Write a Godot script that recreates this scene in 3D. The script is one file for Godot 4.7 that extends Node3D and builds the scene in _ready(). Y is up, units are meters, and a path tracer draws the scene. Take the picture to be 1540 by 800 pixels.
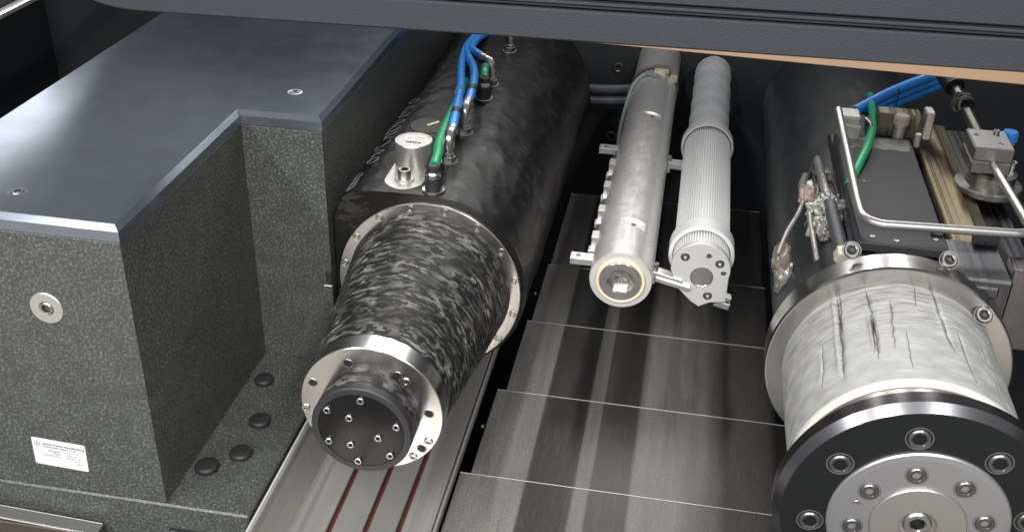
extends Node3D

# ---------------------------------------------------------------- mesh collector
class Geo:
	var vs := PackedVector3Array()
	var ns := PackedVector3Array()
	var us := PackedVector2Array()
	var xf := Transform3D()

	func tri(a: Vector3, b: Vector3, c: Vector3, na: Vector3, nb: Vector3, nc: Vector3, ua := Vector2(), ub := Vector2(), uc := Vector2()) -> void:
		var g := (b - a).cross(c - a)
		if g.length_squared() < 1e-20:
			return
		var flip := g.dot(na + nb + nc) > 0.0
		var q := xf.basis.orthonormalized()
		vs.append(xf * a); ns.append(q * na); us.append(ua)
		if flip:
			vs.append(xf * c); ns.append(q * nc); us.append(uc)
			vs.append(xf * b); ns.append(q * nb); us.append(ub)
		else:
			vs.append(xf * b); ns.append(q * nb); us.append(ub)
			vs.append(xf * c); ns.append(q * nc); us.append(uc)

	func flat(p: Array, n: Vector3) -> void:   # convex polygon
		for i in range(1, p.size() - 1):
			tri(p[0], p[i], p[i + 1], n, n, n, Vector2(p[0].x, p[0].y), Vector2(p[i].x, p[i].y), Vector2(p[i + 1].x, p[i + 1].y))

	func face(p: Array, away: Vector3) -> void:   # convex polygon, normal turned away from a point
		var n: Vector3 = (p[1] - p[0]).cross(p[2] - p[0]).normalized()
		if n.dot(p[0] - away) < 0.0:
			n = -n
		flat(p, n)

	func box(c: Vector3, s: Vector3, bev := 0.0) -> void:
		var h := s / 2.0
		bev = minf(bev, minf(h.x, minf(h.y, h.z)) * 0.9)
		var k := h - Vector3.ONE * bev
		for ax in 3:
			var a1 := (ax + 1) % 3
			var a2 := (ax + 2) % 3
			for sg in [-1.0, 1.0]:
				var p := []
				for q in [[-1, -1], [1, -1], [1, 1], [-1, 1]]:
					var v := Vector3()
					v[ax] = sg * h[ax]; v[a1] = q[0] * k[a1]; v[a2] = q[1] * k[a2]
					p.append(c + v)
				face(p, c)
				if bev > 0.0:   # edge chamfers
					for sg2 in [-1.0, 1.0]:
						var e := []
						for t in [-1.0, 1.0]:
							var v := Vector3()
							v[ax] = sg * h[ax]; v[a1] = sg2 * k[a1]; v[a2] = t * k[a2]
							e.append(c + v)
						for t in [1.0, -1.0]:
							var v := Vector3()
							v[ax] = sg * k[ax]; v[a1] = sg2 * h[a1]; v[a2] = t * k[a2]
							e.append(c + v)
						face(e, c)
		if bev > 0.0:
			for x in [-1.0, 1.0]:
				for y in [-1.0, 1.0]:
					for z in [-1.0, 1.0]:
						face([c + Vector3(x * h.x, y * k.y, z * k.z), c + Vector3(x * k.x, y * h.y, z * k.z), c + Vector3(x * k.x, y * k.y, z * h.z)], c)

	# profile of Vector2(radius, z) turned round z; flat shading along, smooth round; rf(theta, k) scales the radius
	func lathe(prof: Array, seg := 48, smooth := false, rf = null, us_ := 1.0, vs_ := 1.0) -> void:
		var s := 0.0
		var pn := []
		for i in prof.size() - 1:
			var d: Vector2 = prof[i + 1] - prof[i]
			pn.append(Vector2(d.y, -d.x).normalized())
		for i in prof.size() - 1:
			var p: Vector2 = prof[i]
			var q: Vector2 = prof[i + 1]
			var l := p.distance_to(q)
			var n0: Vector2 = pn[i]
			var n1: Vector2 = pn[i]
			if smooth:
				if i > 0: n0 = (pn[i - 1] + pn[i]).normalized()
				if i < pn.size() - 1: n1 = (pn[i] + pn[i + 1]).normalized()
			for j in seg:
				var t0 := TAU * j / seg
				var t1 := TAU * (j + 1) / seg
				var f := [1.0, 1.0, 1.0, 1.0]
				if rf != null:
					f = [rf.call(t0, i), rf.call(t1, i), rf.call(t0, i + 1), rf.call(t1, i + 1)]
				var a := Vector3(p.x * f[0] * cos(t0), p.x * f[0] * sin(t0), p.y)
				var b := Vector3(p.x * f[1] * cos(t1), p.x * f[1] * sin(t1), p.y)
				var c := Vector3(q.x * f[2] * cos(t0), q.x * f[2] * sin(t0), q.y)
				var d := Vector3(q.x * f[3] * cos(t1), q.x * f[3] * sin(t1), q.y)
				var na := Vector3(n0.x * cos(t0), n0.x * sin(t0), n0.y)
				var nb := Vector3(n0.x * cos(t1), n0.x * sin(t1), n0.y)
				var nc := Vector3(n1.x * cos(t0), n1.x * sin(t0), n1.y)
				var nd := Vector3(n1.x * cos(t1), n1.x * sin(t1), n1.y)
				if rf != null:
					var fl := (b - a).cross(c - a)
					if fl.length_squared() < 1e-18: fl = (b - d).cross(c - d)
					fl = fl.normalized()
					if fl.dot(na) < 0.0: fl = -fl
					na = fl; nb = fl; nc = fl; nd = fl
				var u0 := us_ * j / seg
				var u1 := us_ * (j + 1) / seg
				tri(a, b, d, na, nb, nd, Vector2(u0, s * vs_), Vector2(u1, s * vs_), Vector2(u1, (s + l) * vs_))
				tri(a, d, c, na, nd, nc, Vector2(u0, s * vs_), Vector2(u1, (s + l) * vs_), Vector2(u0, (s + l) * vs_))
			s += l

	func surf(f: Callable, nu: int, nv: int, out: Callable, us_ := 1.0, vs_ := 1.0) -> void:
		var P := []
		var N := []
		for i in nu + 1:
			for j in nv + 1:
				P.append(f.call(float(i) / nu, float(j) / nv))
		for i in nu + 1:
			for j in nv + 1:
				var a: Vector3 = P[mini(i + 1, nu) * (nv + 1) + j] - P[maxi(i - 1, 0) * (nv + 1) + j]
				var b: Vector3 = P[i * (nv + 1) + mini(j + 1, nv)] - P[i * (nv + 1) + maxi(j - 1, 0)]
				var n := a.cross(b).normalized()
				if n.dot(P[i * (nv + 1) + j] - out.call(float(i) / nu, float(j) / nv)) < 0.0:
					n = -n
				N.append(n)
		for i in nu:
			for j in nv:
				var k := [i * (nv + 1) + j, (i + 1) * (nv + 1) + j, (i + 1) * (nv + 1) + j + 1, i * (nv + 1) + j + 1]
				var uv := [Vector2(float(i) / nu * us_, float(j) / nv * vs_), Vector2(float(i + 1) / nu * us_, float(j) / nv * vs_), Vector2(float(i + 1) / nu * us_, float(j + 1) / nv * vs_), Vector2(float(i) / nu * us_, float(j + 1) / nv * vs_)]
				tri(P[k[0]], P[k[1]], P[k[2]], N[k[0]], N[k[1]], N[k[2]], uv[0], uv[1], uv[2])
				tri(P[k[0]], P[k[2]], P[k[3]], N[k[0]], N[k[2]], N[k[3]], uv[0], uv[2], uv[3])

	# round tube along a smooth path; rad may be a number or a Callable(t)
	func tube(pts: Array, rad, seg := 12, sub := 8, caps := true, smooth_path := true, us_ := 1.0, vs_ := 10.0) -> void:
		var P := []
		if smooth_path and pts.size() > 2:
			for i in pts.size() - 1:
				var a: Vector3 = pts[maxi(i - 1, 0)]
				var b: Vector3 = pts[i]
				var c: Vector3 = pts[i + 1]
				var d: Vector3 = pts[mini(i + 2, pts.size() - 1)]
				for k in sub:
					P.append(b.cubic_interpolate(c, a, d, float(k) / sub))
			P.append(pts[-1])
		else:
			P = pts
		var up := Vector3(0.31, 0.83, 0.46)
		var rings := []
		var nor := []
		var L := [0.0]
		for i in P.size():
			var t: Vector3 = (P[mini(i + 1, P.size() - 1)] - P[maxi(i - 1, 0)]).normalized()
			var x := (up - t * up.dot(t)).normalized()
			up = x
			var y := t.cross(x)
			var r: float = rad.call(float(i) / (P.size() - 1)) if rad is Callable else rad
			var ring := []
			var nn := []
			for j in seg + 1:
				var d := x * cos(TAU * j / seg) + y * sin(TAU * j / seg)
				ring.append(P[i] + d * r)
				nn.append(d)
			rings.append(ring); nor.append(nn)
			if i > 0: L.append(L[-1] + P[i].distance_to(P[i - 1]))
		for i in P.size() - 1:
			for j in seg:
				var u := [Vector2(us_ * j / seg, L[i] * vs_), Vector2(us_ * (j + 1) / seg, L[i] * vs_), Vector2(us_ * (j + 1) / seg, L[i + 1] * vs_), Vector2(us_ * j / seg, L[i + 1] * vs_)]
				tri(rings[i][j], rings[i][j + 1], rings[i + 1][j + 1], nor[i][j], nor[i][j + 1], nor[i + 1][j + 1], u[0], u[1], u[2])
				tri(rings[i][j], rings[i + 1][j + 1], rings[i + 1][j], nor[i][j], nor[i + 1][j + 1], nor[i + 1][j], u[0], u[2], u[3])
		if caps:
			for e in [0, P.size() - 1]:
				var t: Vector3 = (P[0] - P[1]).normalized() if e == 0 else (P[-1] - P[-2]).normalized()
				flat(rings[e].slice(0, seg), t)

	# polygon in x,y extruded along z, both rims chamfered; sm: smooth the side
	func prism(poly: PackedVector2Array, z0: float, z1: float, ch0 := 0.0, ch1 := 0.0) -> void:
		var ring := func(inset: float, z: float) -> Array:
			var r := []
			var pp := poly
			if inset > 0.0:
				var o := []
				var n := poly.size()
				var sgn := 1.0 if not Geometry2D.is_polygon_clockwise(poly) else -1.0
				for i in n:
					var d0 := (poly[i] - poly[(i + n - 1) % n]).normalized()
					var d1 := (poly[(i + 1) % n] - poly[i]).normalized()
					var n0 := Vector2(-d0.y, d0.x) * sgn
					var n1 := Vector2(-d1.y, d1.x) * sgn
					var m := (n0 + n1).normalized()
					o.append(poly[i] + m * inset / maxf(0.3, m.dot(n0)))
				pp = PackedVector2Array(o)
			for v in pp: r.append(Vector3(v.x, v.y, z))
			return r
		var levels := [ring.call(ch0, z0)]
		if ch0 > 0.0: levels.append(ring.call(0.0, z0 + ch0))
		if ch1 > 0.0: levels.append(ring.call(0.0, z1 - ch1))
		levels.append(ring.call(ch1, z1))
		var sgn2 := 1.0 if not Geometry2D.is_polygon_clockwise(poly) else -1.0
		for l in levels.size() - 1:
			for i in poly.size():
				var j := (i + 1) % poly.size()
				var d := (poly[j] - poly[i]).normalized()
				var outn := Vector3(d.y, -d.x, 0) * sgn2
				var q := [levels[l][i], levels[l][j], levels[l + 1][j], levels[l + 1][i]]
				var n: Vector3 = (q[1] - q[0]).cross(q[3] - q[0]).normalized()
				if n.dot(outn) < 0.0: n = -n
				flat(q, n)
		for e in [0, levels.size() - 1]:
			var pp := PackedVector2Array()
			for v in levels[e]: pp.append(Vector2(v.x, v.y))
			var ix := Geometry2D.triangulate_polygon(pp)
			var n := Vector3(0, 0, -1 if e == 0 else 1)
			for i in range(0, ix.size(), 3):
				flat([levels[e][ix[i]], levels[e][ix[i + 1]], levels[e][ix[i + 2]]], n)

	func at(t: Transform3D) -> Geo:
		xf = t
		return self

	func mesh() -> ArrayMesh:
		var m := ArrayMesh.new()
		add_to(m)
		return m

	func add_to(m: ArrayMesh) -> void:
		var a := []
		a.resize(Mesh.ARRAY_MAX)
		a[Mesh.ARRAY_VERTEX] = vs
		a[Mesh.ARRAY_NORMAL] = ns
		a[Mesh.ARRAY_TEX_UV] = us
		m.add_surface_from_arrays(Mesh.PRIMITIVE_TRIANGLES, a)

# ---------------------------------------------------------------- naming
var used := {}
func numbered(n: String) -> String:
	used[n] = used.get(n, 0) + 1
	return n if used[n] == 1 else "%s_%03d" % [n, used[n] - 1]

func thing(called: String, label: String, category: String, at := Vector3.ZERO, group := "") -> Node3D:
	var o := Node3D.new()
	o.name = numbered(called)
	o.position = at
	add_child(o, true)
	tag(o, label, category, group)
	return o

func tag(o: Node3D, label: String, category: String, group := "") -> void:
	o.set_meta("label", label)
	o.set_meta("category", category)
	if group: o.set_meta("group", group)

func part(called: String, m, mt: Material, parent: Node3D, xf := Transform3D(), label := "") -> MeshInstance3D:
	var o := MeshInstance3D.new()
	o.mesh = m.mesh() if m is Geo else m
	if mt: o.material_override = mt
	o.name = numbered(called) if parent == self else called
	o.transform = xf
	parent.add_child(o, true)
	if label: o.set_meta("label", label)
	return o

func struct(called: String, m, mt: Material, label: String) -> MeshInstance3D:
	var o := part(called, m, mt, self)
	o.set_meta("kind", "structure")
	o.set_meta("label", label)
	return o

func at(x: float, y: float, z: float) -> Transform3D:
	return Transform3D(Basis(), Vector3(x, y, z))

func upward(x: float, y: float, z: float, lean := 0.0) -> Transform3D:   # local +z turned to +y
	return Transform3D(Basis(Vector3(0, 0, 1), lean) * Basis(Vector3(1, 0, 0), -PI / 2), Vector3(x, y, z))

# ---------------------------------------------------------------- textures
func noise(w: int, h: int, freq: float, seed_: int, oct := 3, warp := 0.0, type := FastNoiseLite.TYPE_SIMPLEX_SMOOTH, fractal := FastNoiseLite.FRACTAL_FBM) -> PackedByteArray:
	var n := FastNoiseLite.new()
	n.seed = seed_
	n.noise_type = type
	n.frequency = freq
	n.fractal_type = fractal
	n.fractal_octaves = oct
	if warp > 0.0:
		n.domain_warp_enabled = true
		n.domain_warp_amplitude = warp
		n.domain_warp_frequency = freq * 0.8
	var im := n.get_seamless_image(w, h)
	im.convert(Image.FORMAT_L8)
	return im.get_data()

func grey_tex(w: int, h: int, d: PackedByteArray) -> ImageTexture:
	return ImageTexture.create_from_image(Image.create_from_data(w, h, false, Image.FORMAT_L8, d))

func mat(c: Color, rough := 0.5, metal := 0.0, spec := 0.5) -> StandardMaterial3D:
	var m := StandardMaterial3D.new()
	m.albedo_color = Color(c.r, c.g, c.b).linear_to_srgb()
	m.roughness = rough
	m.metallic = metal
	m.metallic_specular = spec
	return m

func triplanar(m: StandardMaterial3D, scale: float, world := true) -> StandardMaterial3D:
	m.uv1_triplanar = true
	m.uv1_world_triplanar = world
	m.uv1_scale = Vector3.ONE * scale
	return m

func smooth(a: float, b: float, x: float) -> float:
	x = clampf((x - a) / (b - a), 0.0, 1.0)
	return x * x * (3.0 - 2.0 * x)

func _streaks(W: int, stretch: int, freq: float, seed_: int) -> PackedByteArray:   # rubbed along v
	var n := FastNoiseLite.new()
	n.seed = seed_
	n.frequency = freq
	n.fractal_octaves = 4
	var im := n.get_seamless_image(W, W / stretch)
	im.convert(Image.FORMAT_L8)
	im.resize(W, W, Image.INTERPOLATE_CUBIC)
	return im.get_data()

func granite_tex(seed_: int) -> ImageTexture:
	var W := 768
	var a := noise(W, W, 0.105, seed_, 3, 10.0)
	var b := noise(W, W, 0.11, seed_ + 1, 2, 6.0)
	var c := noise(W, W, 0.010, seed_ + 2, 3)
	var d := noise(W, W, 0.40, seed_ + 3, 2)
	var out := PackedByteArray()
	out.resize(W * W * 3)
	for i in W * W:
		var f := smooth(118, 170, a[i] * 0.65 + b[i] * 0.35 + (c[i] - 128) * 0.08)
		var k := smooth(150, 215, b[i]) * 0.5
		var g := 62.0 + 32.0 * f + 18.0 * k + (c[i] - 128) * 0.02 + (d[i] - 128) * 0.16
		out[i * 3] = clampi(int(g * 0.975), 0, 255)
		out[i * 3 + 1] = clampi(int(g * 1.005), 0, 255)
		out[i * 3 + 2] = clampi(int(g * 0.955), 0, 255)
	return ImageTexture.create_from_image(Image.create_from_data(W, W, false, Image.FORMAT_RGB8, out))

# chopped carbon flakes: [colour, roughness]
func carbon_tex(seed_: int, stretch: int, base: float, contrast: float, patchy: bool) -> Array:
	var W := 1024
	var H := 1024
	var im := []
	for k in 3:
		var n := FastNoiseLite.new()
		n.seed = seed_ + k * 7
		n.noise_type = FastNoiseLite.TYPE_CELLULAR if k == 0 else FastNoiseLite.TYPE_SIMPLEX_SMOOTH
		n.frequency = [0.045, 0.034, 0.085][k]
		n.cellular_return_type = FastNoiseLite.RETURN_CELL_VALUE
		n.fractal_type = FastNoiseLite.FRACTAL_NONE if k == 0 else FastNoiseLite.FRACTAL_FBM
		n.fractal_octaves = 2
		n.domain_warp_enabled = true
		n.domain_warp_amplitude = 40.0
		n.domain_warp_frequency = 0.016
		n.domain_warp_fractal_octaves = 3
		var p := n.get_seamless_image(W / stretch, H)
		p.convert(Image.FORMAT_L8)
		p.resize(W, H, Image.INTERPOLATE_CUBIC)
		im.append(p.get_data())
	var big := noise(W, H, 0.006, seed_ + 50, 3, 40.0)
	var col := PackedByteArray()
	var rou := PackedByteArray()
	col.resize(W * H * 3)
	rou.resize(W * H)
	for i in W * H:
		var e: float = im[1][i] * 0.62 + im[2][i] * 0.38
		var f := smooth(129, 137, e)
		var g := smooth(108, 116, e) * 0.22     # a second, darker layer of chips
		var cell: float = im[0][i] / 255.0
		var w := smooth(128, 165, big[i]) if patchy else 0.75 + 0.5 * (big[i] - 128) / 128.0
		var v := base + contrast * maxf(f * (0.45 + 0.7 * cell), g) * w
		col[i * 3] = int(minf(v, 255.0)); col[i * 3 + 1] = int(minf(v, 255.0)); col[i * 3 + 2] = int(minf(v * 0.985, 255.0))
		rou[i] = clampi(int(118.0 - 26.0 * f * w + 24.0 * cell), 0, 255)
	return [ImageTexture.create_from_image(Image.create_from_data(W, H, false, Image.FORMAT_RGB8, col)), grey_tex(W, H, rou)]

func brushed(c: Color, rough: float, seed_ := 1, amount := 50.0) -> StandardMaterial3D:
	var m := mat(c, 1.0, 1.0)
	var W := 512
	var a := noise(W, 16, 0.25, seed_, 2)
	var b := noise(W, W, 0.02, seed_ + 4, 4)
	var d := PackedByteArray()
	d.resize(W * W)
	for y in W:
		for x in W:
			d[y * W + x] = clampi(int(rough * 255.0 + (a[(y * 16 / W) * W + x] - 128) * amount / 128.0 + (b[y * W + x] - 128) * amount / 100.0), 5, 255)
	m.roughness_texture = grey_tex(W, W, d)
	m.roughness_texture_channel = BaseMaterial3D.TEXTURE_CHANNEL_RED
	return m

# ---------------------------------------------------------------- hardware
var screw_cache := {}
var spin := 0.0
func screw_mesh(r: float, h: float, sock: float, mt: Material) -> ArrayMesh:   # socket-head cap screw, head top at z = h
	var key := [r, h, sock, mt]
	if not screw_cache.has(key):
		var g := Geo.new()
		var c := r * 0.12
		g.lathe([Vector2(r, 0), Vector2(r, h - c), Vector2(r - c, h), Vector2(sock * 1.30, h)], 28)
		var hexf := func(t: float, k: int) -> float:
			return 1.0 if k == 0 else 1.0 / cos(fmod(t, PI / 3) - PI / 6)
		var k := Geo.new()
		g.lathe([Vector2(sock * 1.30, h), Vector2(sock * 0.99, h - c * 0.5)], 24, false, hexf)
		var hexd := func(t: float, _k: int) -> float: return 1.0 / cos(fmod(t, PI / 3) - PI / 6)
		k.lathe([Vector2(sock * 0.99, h - c * 0.5), Vector2(sock * 0.99, h - sock * 1.25)], 24, false, hexd)
		k.lathe([Vector2(sock * 1.15, h - sock * 1.25), Vector2(0.00001, h - sock * 1.5)], 24)
		var am := g.mesh()
		am.surface_set_material(0, mt)
		k.add_to(am)
		am.surface_set_material(1, M.socket)
		screw_cache[key] = am
	return screw_cache[key]

func screw(parent: Node3D, xf: Transform3D, r: float, h: float, sock: float, mt: Material, called := "screw") -> MeshInstance3D:
	spin += 2.399
	return part(called, screw_mesh(r, h, sock, mt), null, parent, xf * Transform3D(Basis(Vector3(0, 0, 1), fmod(spin, TAU)), Vector3.ZERO))

func hex_prism(g: Geo, r: float, z0: float, z1: float) -> void:
	var p := PackedVector2Array()
	for k in 6: p.append(Vector2(cos(TAU * k / 6), sin(TAU * k / 6)) * r)
	g.prism(p, z0, z1, r * 0.08, r * 0.08)

func ring_prof(r0: float, r1: float, z0: float, z1: float, c: float) -> Array:   # ring from z0 (back) to z1 (front), chamfered outside
	return [Vector2(r0, z0), Vector2(r1 - c, z0), Vector2(r1, z0 + c), Vector2(r1, z1 - c), Vector2(r1 - c, z1), Vector2(r0, z1)]

func letters(parent: Node3D, s: String, size: float, xf: Transform3D, mt: Material, font: Font) -> void:
	var t := TextMesh.new()
	t.text = s
	t.font = font
	t.font_size = 32
	t.pixel_size = size / 32.0
	t.depth = 0.00015
	t.horizontal_alignment = HORIZONTAL_ALIGNMENT_LEFT
	part("lettering", t, mt, parent, xf)

var M := {}
func _ready() -> void:
	# ------------------------------------------------ camera, light, exposure
	var cam := Camera3D.new()
	cam.name = "camera"
	cam.position = Vector3(0.602, 0.979, 0.965)
	cam.rotation_degrees = Vector3(-30.205, 9.324, 1.55)
	cam.fov = 27.54
	cam.near = 0.02
	cam.far = 60.0
	add_child(cam)
	var env := Environment.new()
	env.background_mode = Environment.BG_COLOR
	env.background_color = Color(0.48, 0.50, 0.53).linear_to_srgb()
	env.background_energy_multiplier = 0.72
	env.tonemap_mode = Environment.TONE_MAPPER_LINEAR
	env.tonemap_exposure = 1.0
	env.sdfgi_enabled = true
	env.ssao_enabled = true
	env.ssil_enabled = true
	var we := WorldEnvironment.new()
	we.name = "environment"
	we.environment = env
	add_child(we)
	build_lamps()
	build_materials()
	build_enclosure()
	build_granite()
	build_rail()
	build_way_cover()
	build_left_spindle()
	build_tube()
	build_finned()
	build_right_spindle()
	build_small()

func build_lamps() -> void:
	var glow := mat(Color(0.9, 0.9, 0.9), 0.6)
	glow.emission_enabled = true
	glow.emission = Color(1, 0.995, 0.985)
	glow.emission_energy_multiplier = 2.0
	var shell := mat(Color(0.7, 0.7, 0.7), 0.5)
	struct("added_white_wall", _box(Vector3(-2.75, 1.0, -4.0), Vector3(0.1, 4.0, 7.0)), mat(Color(0.78, 0.80, 0.82), 0.7), "white wall added out of view at the left to reflect in the cover plate")  # added wall, a bright reflector for the granite cover plate
	var wl := thing("added_wall_lamp", "long lamp added out of view to light the added white wall", "lamp", Vector3(-1.3, 2.7, -4.1))  # added lamp that only brightens the added wall
	wl.rotation_degrees = Vector3(0, 0, -80)
	part("housing", _box(Vector3(0, 0.05, 0), Vector3(0.34, 0.08, 2.6), 0.01), shell, wl)
	part("diffuser", _box(Vector3.ZERO, Vector3(0.28, 0.016, 2.5), 0.004), glow, wl)
	var ll := AreaLight3D.new()
	ll.name = "added_wall_light"
	ll.area_size = Vector2(0.26, 2.4)
	ll.area_normalize_energy = true
	ll.light_energy = 15.0
	ll.area_range = 12.0
	ll.area_attenuation = 2.0
	ll.shadow_enabled = true
	ll.rotation_degrees = Vector3(-90, 0, 0)
	ll.position = Vector3(0, -0.012, 0)
	wl.add_child(ll)
	var spots := [[-1.1, 2.2, 10.0, "white strip lamp on the ceiling in front of the machine, leftmost of three"], [0.1, 2.2, 10.0, "white strip lamp on the ceiling in front of the machine, middle one of three"], [1.3, 2.2, 10.0, "white strip lamp on the ceiling in front of the machine, rightmost of three"],
		[-0.5, -3.4, 4.2, "white strip lamp on the ceiling behind the machine, leftmost of three"], [0.45, -3.4, 4.2, "white strip lamp on the ceiling behind the machine, middle one of three"], [1.4, -3.4, 4.2, "white strip lamp on the ceiling behind the machine, rightmost of three"]]
	for q in spots:
		var o := thing("ceiling_lamp", q[3], "lamp", Vector3(q[0], 2.0 if q[1] > 0.0 else 2.4, q[1]), "strip lamps on the ceiling")
		part("housing", _box(Vector3(0, 0.05, 0), Vector3(0.17, 0.08, 2.4), 0.01), shell, o)
		part("diffuser", _box(Vector3(0, 0.0, 0), Vector3(0.13, 0.016, 2.34), 0.004), glow, o)
		var l := AreaLight3D.new()
		l.name = "lamp_light"
		l.area_size = Vector2(0.12, 2.3)
		l.area_normalize_energy = true
		l.light_energy = q[2]
		l.light_color = Color(1, 0.995, 0.985)
		l.area_range = 12.0
		l.area_attenuation = 2.0
		l.shadow_enabled = true
		l.rotation_degrees = Vector3(-90, 0, 0)
		l.position = Vector3(0, -0.012, 0)
		o.add_child(l)

func _box(c: Vector3, s: Vector3, b := 0.0) -> Geo:
	var g := Geo.new()
	g.box(c, s, b)
	return g

func build_materials() -> void:
	var gt := granite_tex(11)
	var g := mat(Color(1, 1, 1), 0.42)
	g.albedo_texture = gt
	M.granite = triplanar(g, 2.6)
	M.steel = brushed(Color(0.58, 0.56, 0.54), 0.38, 3, 12)
	M.steel.metallic = 0.8
	M.barrel = brushed(Color(0.80, 0.78, 0.755), 0.35, 8, 14)
	M.barrel.metallic = 0.6
	M.turned = mat(Color(0.58, 0.56, 0.54), 0.23, 1.0)
	M.satin = brushed(Color(0.52, 0.505, 0.485), 0.42, 7, 24)
	M.satin.metallic = 0.75
	M.alu = brushed(Color(0.70, 0.69, 0.68), 0.45, 9, 15)
	M.screw = mat(Color(0.44, 0.425, 0.41), 0.32, 1.0)
	M.socket = mat(Color(0.02, 0.02, 0.02), 0.5, 0.3)
	M.dark_screw = mat(Color(0.16, 0.155, 0.15), 0.36, 0.9)
	M.bright = mat(Color(0.85, 0.84, 0.82), 0.35, 0.4)
	M.edge = mat(Color(0.34, 0.34, 0.33), 0.4, 0.4)
	M.black = mat(Color(0.015, 0.017, 0.018), 0.6)
	M.black_gloss = mat(Color(0.008, 0.008, 0.008), 0.16, 0.0, 0.35)
	M.rubber = mat(Color(0.018, 0.018, 0.019), 0.5)
	M.white = mat(Color(0.60, 0.61, 0.62), 0.45)
	M.ink = mat(Color(0.03, 0.03, 0.035), 0.6)
	M.pale_ink = mat(Color(0.2, 0.2, 0.22), 0.6)
	M.blue = mat(Color(0.03, 0.26, 0.78), 0.35)
	M.green = mat(Color(0.01, 0.30, 0.12), 0.35)
	M.red = mat(Color(0.085, 0.012, 0.013), 0.55)
	# anodised blue-grey cover plate
	var pl := mat(Color(0.32, 0.355, 0.42), 0.30, 0.8)
	pl.roughness_texture = grey_tex(256, 256, _scaled(noise(256, 256, 0.02, 21, 5), 50, 5))
	pl.roughness = 1.0
	var sp := noise(512, 512, 0.22, 27, 2)
	var sw := noise(512, 512, 0.012, 28, 4)
	var pc0 := PackedByteArray(); pc0.resize(512 * 512)
	for i in 512 * 512: pc0[i] = clampi(int(212 + (sw[i] - 128) * 0.06 + 43.0 * smooth(196, 214, sp[i])), 0, 255)
	pl.albedo_texture = grey_tex(512, 512, pc0)
	M.plate = triplanar(pl, 3.0)
	M.plate_edge = mat(Color(0.42, 0.44, 0.50), 0.34, 0.9)
	# powder coat
	var pc := mat(Color(0.032, 0.037, 0.043), 0.5)
	pc.normal_enabled = true
	pc.normal_texture = _bump(256, 0.16, 31, 2.0)
	pc.normal_scale = 0.35
	M.powder = triplanar(pc, 9.0)
	# chopped carbon
	var ct := carbon_tex(41, 3, 27.0, 98.0, false)
	var cb := mat(Color(1, 1, 1), 1.0, 0.1, 0.35)
	cb.albedo_texture = ct[0]
	cb.roughness_texture = ct[1]
	M.carbon = cb
	var ct2 := carbon_tex(77, 3, 18.0, 30.0, true)
	var fb := mat(Color(0.8, 0.8, 0.8), 0.42, 0.0, 0.38)
	fb.albedo_texture = ct2[0]
	fb.roughness = 0.42
	M.film = fb

func _scaled(d: PackedByteArray, base: float, amp: float) -> PackedByteArray:
	for i in d.size():
		d[i] = clampi(int(base + (d[i] - 128) * amp / 128.0), 0, 255)
	return d

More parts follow.
